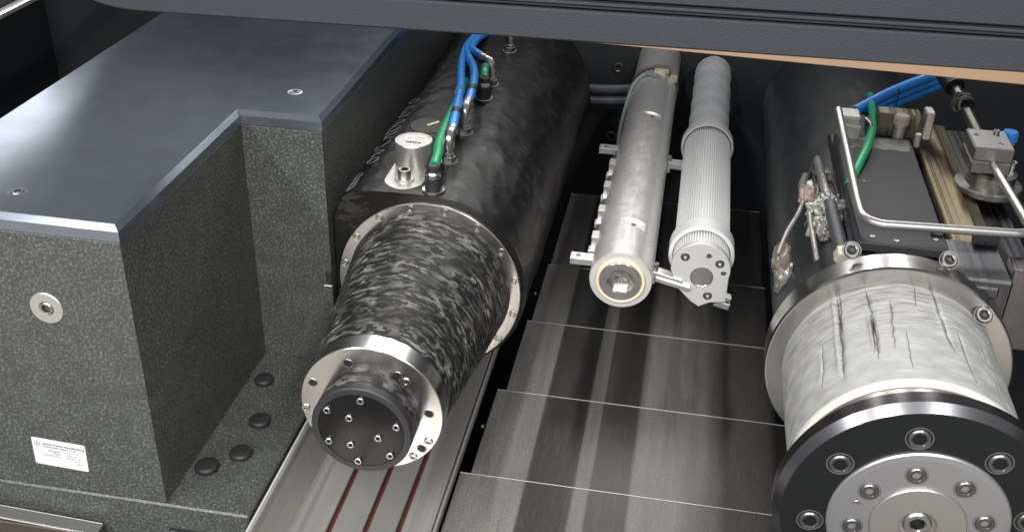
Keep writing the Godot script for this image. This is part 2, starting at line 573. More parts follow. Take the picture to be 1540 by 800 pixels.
func _bump(w: int, freq: float, seed_: int, k := 4.0, oct := 3) -> ImageTexture:
	var im := Image.create_from_data(w, w, false, Image.FORMAT_L8, noise(w, w, freq, seed_, oct))
	im.convert(Image.FORMAT_RGBA8)
	im.bump_map_to_normal_map(k)
	return ImageTexture.create_from_image(im)
func build_enclosure() -> void:
	# workshop floor in front of the machine
	var fl := mat(Color(0.42, 0.40, 0.37), 0.5)
	fl.roughness_texture = grey_tex(256, 256, _scaled(noise(256, 256, 0.03, 51, 4), 130, 50))
	struct("floor", _box(Vector3(0.5, -0.98, 2.4), Vector3(9, 0.06, 4.4)), triplanar(fl, 1.0), "grey workshop floor in front of the machine")
	struct("machine_pit", _box(Vector3(0.4, -0.42, -0.5), Vector3(3.0, 0.04, 2.3)), M.black, "black bottom of the machine bay")
	var bw := struct("back_wall", _box(Vector3(0.4, 0.22, -1.575), Vector3(3.0, 1.46, 0.05), 0.003), M.black, "black back wall of the machine bay with two socket screws")
	for p in [Vector2(0.437, 0.082), Vector2(0.433, -0.097)]:
		screw(bw, at(p.x, p.y, -1.55), 0.0135, 0.008, 0.006, M.dark_screw)
	struct("side_wall", _box(Vector3(-1.08, 0.15, -0.6), Vector3(0.05, 1.2, 2.0), 0.003), M.black, "black left wall of the machine bay")
	struct("side_wall", _box(Vector3(1.88, 0.15, -0.6), Vector3(0.05, 1.2, 2.0), 0.003), M.black, "black right wall of the machine bay")
	struct("added_dark_mat", _box(Vector3(0.40, -0.945, 1.75), Vector3(1.45, 0.012, 2.2), 0.003), mat(Color(0.02, 0.02, 0.022), 0.7), "dark mat added on the floor to darken reflections in the steel faces")  # added out of view so the steel faces reflect something dark
	# cross beam with rounded lower corner, and the cover above the seam
	var b := thing("machine_crossbeam", "dark grey powder coated beam across the top of the picture with a narrow seam", "beam", Vector3(0.4, 0.55, -0.3))
	b.rotation.z = 0.0108
	var p := PackedVector2Array()
	for k in 9:
		var t := PI + PI / 2 * k / 8
		p.append(Vector2(-0.185 + 0.085 + 0.085 * cos(t), 0.5545 + 0.028 + 0.028 * sin(t)))
	p.append(Vector2(1.6, 0.5545)); p.append(Vector2(1.6, 0.5925)); p.append(Vector2(-0.185, 0.5925))
	var g := Geo.new()
	g.xf = at(-0.4, -0.55, 0.0)
	g.prism(p, -0.07, 0.0, 0.001, 0.0022)
	part("beam_front", g, M.powder, b)
	part("seam_strip", _box(Vector3(0.3, 0.0465, -0.035), Vector3(1.80, 0.004, 0.062), 0.001), M.black, b)
	part("seam_lip", _box(Vector3(0.3, 0.0510, -0.034), Vector3(1.80, 0.0042, 0.066), 0.0012), M.powder, b)
	part("upper_cover", _box(Vector3(0.3, 0.125, -0.036), Vector3(1.80, 0.14, 0.060), 0.002), M.powder, b)
	# beige board that shows below the beam on the right
	var bg := Geo.new()
	bg.prism(PackedVector2Array([Vector2(0.43, 0.5560), Vector2(1.5, 0.5685), Vector2(1.5, 0.5375), Vector2(0.983, 0.5455), Vector2(0.54, 0.5535)]), -0.325, -0.303, 0.0, 0.001)
	tag(part("trim_board", bg, mat(Color(0.30, 0.195, 0.125), 0.6), self), "beige board edge showing under the dark beam at the right", "board")
	# folded rail; dark sheet above it added to bound the plate reflection
	var sp := thing("rail_with_added_panel", "bright folded rail in the top left corner with an added dark panel above it", "panel", Vector3(-0.52, 0.42, -0.8))
	part("sheet", _box(Vector3(0, 0.50, 0), Vector3(0.006, 0.60, 1.7), 0.001), M.powder, sp)
	part("folded_edge", _box(Vector3(0.011, 0.006, 0), Vector3(0.018, 0.010, 1.5), 0.002), M.steel, sp)
	part("rail_back", _box(Vector3(-0.006, 0.012, 0), Vector3(0.006, 0.026, 1.5), 0.001), M.powder, sp)
	for z in [-0.75, 0.75]:
		part("post", _box(Vector3(-0.004, 0.11, z), Vector3(0.012, 0.20, 0.02), 0.001), M.powder, sp)

func build_granite() -> void:
	var b := thing("granite_block", "dark speckled granite block with grey metal cover plate on top", "stone block", Vector3(0, 0, 0))
	var P := PackedVector2Array([Vector2(0, 0), Vector2(0, -0.347), Vector2(0.117, -0.347), Vector2(0.117, -1.15), Vector2(-0.300, -1.15), Vector2(-0.300, 0)])
	var up := Basis(Vector3(1, 0, 0), -PI / 2)   # prism z -> up, prism y -> -z
	var Q := PackedVector2Array()
	for v in P: Q.append(Vector2(v.x, -v.y))
	var g := Geo.new()
	g.xf = Transform3D(up, Vector3.ZERO)
	g.prism(Q, 0.001, 0.3835, 0.0, 0.0016)
	part("stone_body", g, M.granite, b)
	var pg := Geo.new()
	pg.xf = Transform3D(up, Vector3.ZERO)
	var R := PackedVector2Array()
	for v in [Vector2(0.0015, 0.0015), Vector2(0.0015, -0.3455), Vector2(0.1185, -0.3455), Vector2(0.1185, -1.15), Vector2(-0.3015, -1.15), Vector2(-0.3015, 0.0015)]: R.append(Vector2(v.x, -v.y))
	pg.prism(R, 0.3845, 0.4045, 0.0006, 0.0065)
	var cp := part("cover_plate", pg, M.plate, b)
	for s in [Vector2(-0.152, -0.054), Vector2(0.050, -0.430)]:
		var hole := Geo.new()
		hole.lathe([Vector2(0.0078, 0), Vector2(0.0098, 0.0007), Vector2(0.0112, 0.0001)], 32, true)
		part("countersink", hole, M.plate_edge, cp, upward(s.x, 0.4045, s.y))
		screw(cp, upward(s.x, 0.4010, s.y), 0.0078, 0.0050, 0.0036, M.screw)
	var w := Geo.new()
	w.lathe([Vector2(0.021, 0), Vector2(0.021, 0.0012), Vector2(0.0202, 0.002), Vector2(0.0095, 0.002), Vector2(0.0085, 0.0006)], 48)
	var wn := part("fixing_washer", w, M.satin, b, at(-0.108, 0.284, 0.0))
	screw(wn, at(0, 0, 0.0004), 0.0085, 0.003, 0.0046, M.screw)
	# name label
	var lb := Geo.new()
	var lp := PackedVector2Array()
	for c in [[0.0345, 0.0195, 0.0], [-0.0345, 0.0195, PI / 2], [-0.0345, -0.0195, PI], [0.0345, -0.0195, PI * 1.5]]:
		for k in 4:
			var t: float = c[2] + PI / 2 * k / 3
			lp.append(Vector2(c[0] + 0.0022 * cos(t), c[1] + 0.0022 * sin(t)))
	lb.prism(lp, 0.0, 0.0004)
	var ln := part("name_label", lb, M.white, b, Transform3D(Basis(Vector3(0, 0, 1), -0.045), Vector3(-0.1365, 0.0585, 0.0006)))
	var f := SystemFont.new(); f.font_names = PackedStringArray(["Droid Sans"]); f.font_weight = 700
	var f2 := SystemFont.new(); f2.font_names = PackedStringArray(["Droid Sans"])
	var z := 0.0005
	letters(ln, "Johann Fischer Aschaffenburg", 0.0039, at(-0.0215, 0.0135, z), M.ink, f)
	letters(ln, "Präzisionswerk GmbH & Co. KG", 0.0030, at(-0.0215, 0.0092, z), M.ink, f2)
	letters(ln, "Auftrags-Nr.", 0.0031, at(-0.0160, 0.0035, z), M.ink, f2)
	letters(ln, "Artikel", 0.0031, at(-0.0090, -0.0005, z), M.ink, f2)
	letters(ln, "Ebenheitstoleranz", 0.0029, at(-0.0230, -0.0045, z), M.pale_ink, f2)
	for k in 5:
		letters(ln, ["10 4711 - 20", "0,002 mm", "DIN 876 / 00", "Nr. 8", "2019"][k], 0.0029, at([0.008, 0.009, 0.009, 0.019, 0.021][k], [0.004, 0.0, -0.0045, -0.0085, -0.0125][k], z), M.pale_ink, f2)
	var em := Geo.new()
	for k in 4:
		em.xf = Transform3D(Basis(Vector3(0, 0, 1), PI / 4 + PI / 2 * k), Vector3(-0.0295, 0.0125, z))
		em.box(Vector3(0.0031, 0, 0), Vector3(0.0008, 0.0052, 0.0002))
		em.box(Vector3(0.0012, 0, 0), Vector3(0.0006, 0.0022, 0.0002))
	part("emblem", em, M.pale_ink, ln)
	# little clip on the edge of the notch
	var cl := part("edge_clip", _box(Vector3(0.1135, 0.152, -0.3445), Vector3(0.008, 0.020, 0.004), 0.0008), M.black, b)
	part("clip_foot", _box(Vector3(0.1120, 0.1395, -0.3425), Vector3(0.012, 0.0015, 0.003), 0.0004), M.bright, cl)

	var s := thing("granite_slab", "speckled granite base slab under the block with four black rubber caps", "stone slab", Vector3(0, 0, 0))
	part("stone_slab", _box(Vector3(-0.098, -0.11, -0.60), Vector3(0.420, 0.22, 1.206), 0.0022), M.granite, s)
	for p in [Vector2(0.026, -0.274), Vector2(0.056, -0.180), Vector2(0.057, -0.108), Vector2(0.023, -0.073)]:
		var r := 0.0140 if p.y < -0.2 else (0.0150 if p.y < -0.08 else 0.0158)
		var c := Geo.new()
		c.lathe([Vector2(r - 0.001, 0), Vector2(r, 0.001), Vector2(r, 0.0055), Vector2(r - 0.0012, 0.0078), Vector2(r * 0.7, 0.0088), Vector2(0.00001, 0.0092)], 40, true)
		part("rubber_cap", c, M.rubber, s, upward(p.x, 0.0, p.y))
	var bl := part("black_label", _box(Vector3(0.033, -0.060, 0.0036), Vector3(0.068, 0.045, 0.0008), 0.0002), M.black, s)
	for k in 3:
		part("printed_bar", _box(Vector3(0.008 + 0.017 * k, -0.0465, 0.0042), Vector3(0.013, 0.003, 0.0003)), mat(Color(0.3, 0.32, 0.34), 0.5), bl)
	var ls := thing("front_sheet", "thin bright metal sheet edge below the granite slab, bottom left", "metal sheet", Vector3(-0.3, -0.04, 0.03))
	part("sheet_top", _box(Vector3(0, 0.003, -0.010), Vector3(0.42, 0.004, 0.020), 0.0006), mat(Color(0.16, 0.16, 0.15), 0.35, 0.5), ls, Transform3D(Basis(Vector3(0, 0, 1), -0.04), Vector3.ZERO))
	part("sheet_rim", _box(Vector3(0, 0.0068, -0.018), Vector3(0.42, 0.0012, 0.0012), 0.0003), M.edge, ls, Transform3D(Basis(Vector3(0, 0, 1), -0.04), Vector3.ZERO))
	part("lower_rim", _box(Vector3(0, 0.0045, 0.001), Vector3(0.42, 0.0016, 0.0014), 0.0004), M.edge, ls, Transform3D(Basis(Vector3(0, 0, 1), -0.04), Vector3.ZERO))
	part("sheet_front", _box(Vector3(0, -0.052, 0.002), Vector3(0.42, 0.10, 0.003), 0.0008), mat(Color(0.06, 0.045, 0.035), 0.5), ls)

func build_rail() -> void:
	var r := thing("rail_channel", "satin steel channel with three grooves lined in red under the carbon spindle", "rail", Vector3(0.23, -0.06, -0.4))
	var L := 1.5
	var zc := -0.10
	# angle along the granite slab
	part("edge_angle", _box(Vector3(-0.108, 0.060, zc), Vector3(0.0022, 0.010, L), 0.0006), M.bright, r)
	var sl := Geo.new()
	sl.xf = Transform3D(Basis(Vector3(0, 0, 1), -1.10), Vector3(-0.1005, 0.026, zc))
	sl.box(Vector3.ZERO, Vector3(0.062, 0.003, L), 0.0006)
	part("side_slope", sl, M.satin, r)
	# floor strips with grooves between
	var xs := [-0.090, -0.034, 0.0135, 0.057, 0.104]
	for i in 4:
		var w: float = xs[i + 1] - xs[i] - 0.007
		part("floor_strip", _box(Vector3((xs[i] + xs[i + 1]) / 2.0 - 0.0, -0.004, zc), Vector3(w, 0.008, L), 0.0012), M.satin, r)
	for i in 3:
		part("red_strip", _box(Vector3(xs[i + 1] + 0.0012, -0.0045, zc), Vector3(0.0038, 0.006, L)), M.red, r)
		part("groove_lip", _box(Vector3(xs[i + 1] - 0.0020, -0.0035, zc), Vector3(0.0016, 0.0065, L)), M.black, r)
	part("outer_rim", _box(Vector3(0.1065, 0.0015, zc), Vector3(0.004, 0.016, L), 0.001), M.satin, r)
	var cs := screw(r, upward(-0.098, 0.040, 0.46), 0.006, 0.006, 0.003, M.screw)

func build_way_cover() -> void:
	var o := thing("way_cover", "dark telescopic steel way cover with five overlapping plates between the spindles", "way cover", Vector3(0.583, -0.07, -0.5))
	var W := 1024
	# lighter bands running along the plates, and stains
	var fine := noise(W, W, 0.35, 61, 2)
	var sp := noise(W, W, 0.12, 65, 2)
	var mid := _streaks(W, 24, 0.09, 62)
	var big := _streaks(W, 12, 0.02, 63)
	var col := PackedByteArray(); col.resize(W * W * 3)
	var rou := PackedByteArray(); rou.resize(W * W)
	for y in W:
		for x in W:
			var i := y * W + x
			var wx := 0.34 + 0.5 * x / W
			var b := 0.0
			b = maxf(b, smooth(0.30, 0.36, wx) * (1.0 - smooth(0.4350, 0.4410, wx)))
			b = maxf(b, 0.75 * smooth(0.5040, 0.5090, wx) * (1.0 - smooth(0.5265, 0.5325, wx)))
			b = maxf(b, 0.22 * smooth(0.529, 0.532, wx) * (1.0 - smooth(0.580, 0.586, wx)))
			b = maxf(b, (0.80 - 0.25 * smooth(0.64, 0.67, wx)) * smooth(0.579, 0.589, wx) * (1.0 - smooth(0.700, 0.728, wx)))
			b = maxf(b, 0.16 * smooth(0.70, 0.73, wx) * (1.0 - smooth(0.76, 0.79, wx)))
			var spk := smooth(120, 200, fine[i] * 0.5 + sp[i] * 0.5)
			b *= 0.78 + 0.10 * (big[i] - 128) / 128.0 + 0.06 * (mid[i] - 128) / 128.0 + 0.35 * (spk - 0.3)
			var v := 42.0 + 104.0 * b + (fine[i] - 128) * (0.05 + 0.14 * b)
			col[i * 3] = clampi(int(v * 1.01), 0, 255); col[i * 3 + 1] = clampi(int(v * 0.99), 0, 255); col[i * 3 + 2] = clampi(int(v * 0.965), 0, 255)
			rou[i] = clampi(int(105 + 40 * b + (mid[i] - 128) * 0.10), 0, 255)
	var m := mat(Color(1, 1, 1), 1.0, 0.45)
	m.albedo_texture = ImageTexture.create_from_image(Image.create_from_data(W, W, false, Image.FORMAT_RGB8, col))
	m.roughness_texture = grey_tex(W, W, rou)
	m.uv1_triplanar = true
	m.uv1_world_triplanar = true
	m.uv1_triplanar_sharpness = 8.0
	m.uv1_scale = Vector3(2, 2, 2)
	m.uv1_offset = Vector3(-0.68, 0, 0)
	m.normal_enabled = true
	m.normal_texture = _bump(512, 0.10, 66, 2.0, 3)
	m.normal_scale = 0.10
	var zf := [0.55, -0.203, -0.414, -0.630, -0.842, -1.17]
	var xl := [0.343, 0.357, 0.370, 0.376, 0.379]
	for i in 5:
		var y := -0.060 - 0.0050 * i
		var w: float = 2.0 * (0.583 - xl[i])
		var z0: float = zf[i + 1]
		var z1: float = zf[i] + (0.02 if i > 0 else 0.0)
		var p := part("cover_plate", _box(Vector3(0, y + 0.07 - 0.030, (z0 + z1) / 2 + 0.5), Vector3(w, 0.060, z1 - z0), 0.0010), m, o)
		part("wiper_edge", _box(Vector3(0, y + 0.07 + 0.0006, z0 + 0.5 + 0.0012), Vector3(w, 0.0012, 0.0010), 0.0002), M.edge, p)
	for p in [Vector3(0.352, -0.075, -0.33), Vector3(0.369, -0.08, -0.74)]:
		screw(o, Transform3D(Basis(Vector3(0, 1, 0), -PI / 2), p - Vector3(0.583, -0.07, -0.5)), 0.0035, 0.003, 0.0015, M.screw)

func build_left_spindle() -> void:
	var O := Vector3(0.264, 0.152, -0.35)
	var o := thing("carbon_spindle", "black carbon fibre spindle with tapered nose, steel rings and bolted end cap", "spindle", O)
	# body: round on the right, boxed on the left, wrapped in wrinkled black film
	var nz := FastNoiseLite.new(); nz.seed = 5; nz.frequency = 5.0; nz.fractal_octaves = 2; nz.fractal_type = FastNoiseLite.FRACTAL_RIDGED
	nz.domain_warp_enabled = true; nz.domain_warp_amplitude = 0.05; nz.domain_warp_frequency = 4.0
	var n2 := FastNoiseLite.new(); n2.seed = 8; n2.frequency = 4.0; n2.fractal_octaves = 2
	var f := func(u: float, v: float) -> Vector3:
		var t := TAU * u
		var c := cos(t)
		var s := sin(t)
		var z := -0.012 - 0.82 * v
		var e := 1.0 if c >= 0.0 else 0.34
		var x := signf(c) * pow(absf(c), e) * (0.142 if c >= 0.0 else 0.143)
		var y := signf(s) * pow(absf(s), e if c < 0.0 else 1.0) * 0.143
		var amp := smooth(-0.03, 0.06, x) * smooth(0.0, 0.12, v)
		var d := (nz.get_noise_3d(c * 0.22, s * 0.22, z * 0.8) * 0.0024 + n2.get_noise_3d(c * 0.25, s * 0.25, z * 1.2) * 0.0045) * amp + n2.get_noise_3d(c, s, z * 6.0) * 0.0010 * (1.0 - amp)
		var k := 1.0 + d / 0.143
		return Vector3(x * k, y * k, z)
	var cen := func(_u: float, v: float) -> Vector3: return Vector3(0, 0, -0.012 - 0.82 * v)
	var g := Geo.new()
	g.surf(f, 220, 170, cen, 3.0, 2.6)
	var cap0 := []
	for i in 120: cap0.append(f.call(float(i) / 120, 0.0))
	g.flat(cap0, Vector3(0, 0, 1))
	part("body", g, M.film, o)
	# rear ring
	var r := Geo.new()
	r.lathe(ring_prof(0.117, 0.136, -0.012, 0.0, 0.0012) + [Vector2(0.117, -0.012)], 120)
	var ring := part("mounting_ring", r, M.turned, o)
	for k in 16:
		var t := deg_to_rad(12.0 + 22.3 * k)
		var cx := 0.1285 * cos(t); var cy := 0.1285 * sin(t)
		var hole := Geo.new()
		hole.lathe([Vector2(0.0052, -0.0006), Vector2(0.0064, 0.0004)], 20)
		part("counterbore", hole, M.dark_screw, ring, at(cx, cy, 0.0))
		screw(ring, at(cx, cy, -0.0015), 0.0050, 0.0024, 0.0024, M.screw)
	# tapered sleeve
	var c := Geo.new()
	c.lathe([Vector2(0.1205, -0.001), Vector2(0.1195, 0.006), Vector2(0.0895, 0.264)], 160, true, null, 2.0, 2.9)
	part("tapered_sleeve", c, M.carbon, o)
	# nose flange
	var fz := 0.295
	var fl := Geo.new()
	fl.lathe([Vector2(0.0895, fz - 0.030), Vector2(0.0905, fz - 0.029), Vector2(0.0905, fz - 0.001), Vector2(0.0895, fz), Vector2(0.058, fz)], 120)
	var fn := part("nose_flange", fl, M.turned, o)
	var bore := Geo.new()
	bore.lathe([Vector2(0.00001, 0.00095), Vector2(0.0052, 0.00100)], 24)
	var lip := Geo.new()
	lip.lathe([Vector2(0.0052, 0.00100), Vector2(0.0060, 0.00125), Vector2(0.0064, 0.0008)], 24)
	for hd in [[0.070, 112], [0.079, 158], [0.0655, 58], [0.073, 4], [0.081, -39], [0.080, 248]]:
		var t := deg_to_rad(hd[1])
		var bh := part("bolt_hole", bore, M.socket, fn, at(hd[0] * cos(t), hd[0] * sin(t), fz - 0.0008))
		bh.mesh = _two(bore, M.socket, lip, M.screw)
		bh.material_override = null
	for hd in [[0.0665, 47], [0.081, -28], [0.0835, -52], [0.0855, 187], [0.080, 290]]:
		var t := deg_to_rad(hd[1])
		screw(fn, at(hd[0] * cos(t), hd[0] * sin(t), fz - 0.001), 0.0056, 0.0026, 0.0026, M.screw)
	# end cap
	var cz := 0.338
	var e := Geo.new()
	e.lathe([Vector2(0.0620, fz - 0.001), Vector2(0.0620, cz - 0.011)], 96, false, null, 1.0, 2.5)
	part("cap_neck", e, M.carbon, o)
	var e2 := Geo.new()
	e2.lathe([Vector2(0.0615, cz - 0.0115), Vector2(0.0620, cz - 0.011), Vector2(0.0620, cz - 0.0012), Vector2(0.0608, cz), Vector2(0.0535, cz), Vector2(0.0532, cz - 0.0022)], 96)
	part("cap_rim", e2, M.rubber, o)
	var e3 := Geo.new()
	e3.lathe([Vector2(0.0533, cz - 0.0014), Vector2(0.0527, cz - 0.0010), Vector2(0.00001, cz - 0.0010)], 96)
	var cp := part("cap_plate", e3, M.black_gloss, o)
	for hd in [[0.0455, 88], [0.048, 148], [0.0225, 128], [0.046, 17], [0.022, -18], [0.0465, -153], [0.0265, -122], [0.047, -42], [0.047, -97]]:
		var t := deg_to_rad(hd[1])
		screw(cp, at(hd[0] * cos(t), hd[0] * sin(t), cz - 0.001), 0.0047, 0.0032, 0.0024, M.screw)
	# sensor on its base plate, on top of the body
	var top := 0.1425
	var sb := Geo.new()
	var pp := PackedVector2Array()
	for k in 28:
		var t := PI * k / 27.0
		pp.append(Vector2(-0.052, 0.070) + Vector2(cos(t), sin(t)) * 0.023)
	for k in 28:
		var t := PI + PI * k / 27.0
		pp.append(Vector2(-0.060, 0.0875 - 0.165) + Vector2(0, 0.160) + Vector2(cos(t), sin(t)) * 0.019)
	sb.xf = Transform3D(Basis(Vector3(1, 0, 0), -PI / 2), Vector3(0, top - 0.004, 0))
	var pq := PackedVector2Array()
	for i in pp.size(): pq.append(Vector2(pp[i].x, 0))
	# slotted plate outline: two rounded ends
	pq = PackedVector2Array()
	for k in 20:
		var t := PI * k / 19.0
		pq.append(Vector2(-0.047 + 0.0290 * cos(t), 0.106 + 0.0290 * sin(t)))
	for k in 20:
		var t := PI + PI * k / 19.0
		pq.append(Vector2(-0.047 + 0.0290 * cos(t), 0.052 + 0.0290 * sin(t)))
	sb.prism(pq, 0.0, 0.006, 0.0, 0.0008)
	var sn := part("sensor_base", sb, M.satin, o)
	var sc := Geo.new()
	sc.lathe([Vector2(0.0280, 0.0), Vector2(0.0280, 0.0370), Vector2(0.0270, 0.0385), Vector2(0.0245, 0.0385), Vector2(0.0240, 0.0380), Vector2(0.00001, 0.0380)], 64)
	var can := part("sensor_can", sc, mat(Color(0.40, 0.385, 0.37), 0.36, 0.8), sn, upward(-0.047, top + 0.002, -0.108))
	part("sticker", _box(Vector3(0.002, 0.0060, 0.0383), Vector3(0.032, 0.015, 0.0003)), mat(Color(0.7, 0.68, 0.62), 0.5), can)
	var f2 := SystemFont.new(); f2.font_names = PackedStringArray(["Droid Sans"]); f2.font_weight = 700
	part_text(can, "elaso", 0.0095, Transform3D(Basis(Vector3(0, 0, 1), PI), Vector3(0.0135, -0.0090, 0.0382)), M.ink, f2)
	part_text(can, "2 0", 0.0050, at(-0.011, 0.0055, 0.0386), M.ink, f2)
	for k in 3:
		part("printed_line", _box(Vector3(0.009, 0.0100 - 0.0038 * k, 0.0386), Vector3(0.015, 0.0009, 0.0001)), M.pale_ink, can)
	var ws := Geo.new()
	ws.lathe([Vector2(0.0140, 0), Vector2(0.0140, 0.0020), Vector2(0.0132, 0.0026), Vector2(0.004, 0.0026)], 36)
	var wsn := part("washer", ws, M.steel, sn, upward(-0.047, top + 0.002, -0.053))
	screw(wsn, at(0, 0, 0.0026), 0.0095, 0.014, 0.0050, M.screw)
	# fittings along the top
	for fz2 in [[-0.130, 0.0], [-0.241, 0.0], [-0.460, 0.9], [-0.640, 0.0]]:
		elbow(o, Vector3(0.001, top, fz2[0]), fz2[1])
	for pz in [-0.031, -0.392]:
		plug(o, Vector3(0.001, top, pz))
	# glue scrawl on the flat shoulder of the body
	var sq := Geo.new()
	var rng := RandomNumberGenerator.new(); rng.seed = 3
	var shoulder := func(x: float) -> float: return 0.143 * pow(1.0 - pow(minf(absf(x) / 0.1432, 0.999), 5.882), 0.17) + 0.0006
	var glyphs := ["o", "u", "C", "n", "O", "u", "o", "v", "o"]
	for k in 9:
		var pts := []
		var hgt := 0.026 if glyphs[k] in ["C", "O"] else 0.018
		var wid := 0.026 if glyphs[k] in ["C", "O"] else 0.020
		var bz := -0.115 - 0.031 * k
		for j in 10:
			var q := j / 9.0
			var p2 := Vector2()
			match glyphs[k]:
				"o", "O": p2 = Vector2(0.5 + 0.46 * cos(TAU * q * 1.08), 0.5 + 0.5 * sin(TAU * q * 1.08))
				"C": p2 = Vector2(0.6 + 0.5 * cos(0.8 + 4.7 * q), 0.5 + 0.5 * sin(0.8 + 4.7 * q))
				"u": p2 = Vector2(q, 1.0 - sin(PI * q) * 1.0)
				"n": p2 = Vector2(q, sin(PI * q))
				_: p2 = Vector2(q, absf(q - 0.5) * 2.0)
			p2 += Vector2(rng.randf() - 0.5, rng.randf() - 0.5) * 0.12
			var sx := -0.108 - p2.y * hgt
			pts.append(Vector3(sx, shoulder.call(sx), bz - p2.x * wid))
		sq.tube(pts, 0.0009, 5, 4)
	for k in 3:
		var pts := []
		for j in 9:
			var a := TAU * j / 7.0 + rng.randf() * 0.5
			var sx := -0.125 + 0.008 * cos(a)
			pts.append(Vector3(sx, shoulder.call(sx), -0.040 - 0.018 * k + 0.009 * sin(a)))
		sq.tube(pts, 0.0008, 5, 4)
	part("handwritten_scrawl", sq, mat(Color(0.11, 0.115, 0.115), 0.4), o)
	# round seal disc and a yellow handle tab behind the sensor
	var sd := Geo.new()
	sd.lathe([Vector2(0.030, 0), Vector2(0.030, 0.0012), Vector2(0.0285, 0.0018), Vector2(0.00001, 0.0018)], 48)
	part("seal_disc", sd, mat(Color(0.05, 0.055, 0.055), 0.25), o, upward(-0.062, top, -0.255))
	var yt := Geo.new()
	yt.xf = Transform3D(Basis(Vector3(0, 1, 0), 0.9), Vector3(-0.046, top + 0.018, -0.225))
	yt.box(Vector3(0, 0, 0), Vector3(0.024, 0.0022, 0.006), 0.0006)
	yt.box(Vector3(-0.0112, -0.006, 0), Vector3(0.002, 0.012, 0.006), 0.0005)
	part("wire_tab", yt, mat(Color(0.62, 0.55, 0.30), 0.3, 0.8), o)

func part_text(parent: Node3D, s: String, size: float, xf: Transform3D, mt: Material, font: Font) -> void:
	letters(parent, s, size, xf, mt, font)

func elbow(o: Node3D, p: Vector3, turn: float) -> void:
	var g := Geo.new()
	g.xf = upward(0, 0, 0)
	g.lathe([Vector2(0.0115, 0), Vector2(0.0115, 0.0014), Vector2(0.0108, 0.002), Vector2(0.004, 0.002)], 36)
	hex_prism(g, 0.0088, 0.002, 0.0085)
	g.lathe([Vector2(0.0066, 0.0085), Vector2(0.0066, 0.012), Vector2(0.0056, 0.013), Vector2(0.0056, 0.027)], 28)
	g.xf = Transform3D(Basis(Vector3(0, 1, 0), turn), Vector3.ZERO)
	g.tube([Vector3(0, 0.020, 0), Vector3(0, 0.029, -0.0005), Vector3(0, 0.0335, -0.005), Vector3(0, 0.0345, -0.012)], 0.0070, 20, 6)
	g.tube([Vector3(0, 0.0345, -0.012), Vector3(0, 0.0347, -0.020)], 0.0078, 20, 1, true, false)
	part("elbow_fitting", g, M.screw, o, Transform3D(Basis().scaled(Vector3.ONE * 1.22), p))

func plug(o: Node3D, p: Vector3) -> void:
	var g := Geo.new()
	g.lathe([Vector2(0.0115, 0), Vector2(0.0115, 0.0016), Vector2(0.0108, 0.0022), Vector2(0.004, 0.0022)], 36)
	var b := part("cable_plug", g, M.screw, o, Transform3D(Basis(Vector3(1, 0, 0), -PI / 2).scaled(Vector3.ONE * 1.45), p))
	var h := Geo.new()
	h.lathe([Vector2(0.0080, 0.002), Vector2(0.0084, 0.004), Vector2(0.0084, 0.015), Vector2(0.0075, 0.0165)], 28)
	part("plug_sleeve", h, M.rubber, b)
	var t := Geo.new()
	t.lathe([Vector2(0.0078, 0.0165), Vector2(0.0078, 0.019), Vector2(0.0066, 0.021)], 28)
	part("plug_collar", t, M.screw, b)
	var k := Geo.new()
	k.lathe([Vector2(0.0066, 0.021), Vector2(0.0064, 0.026), Vector2(0.0045, 0.0275), Vector2(0.00001, 0.0275)], 28)
	part("plug_cap", k, M.rubber, b)

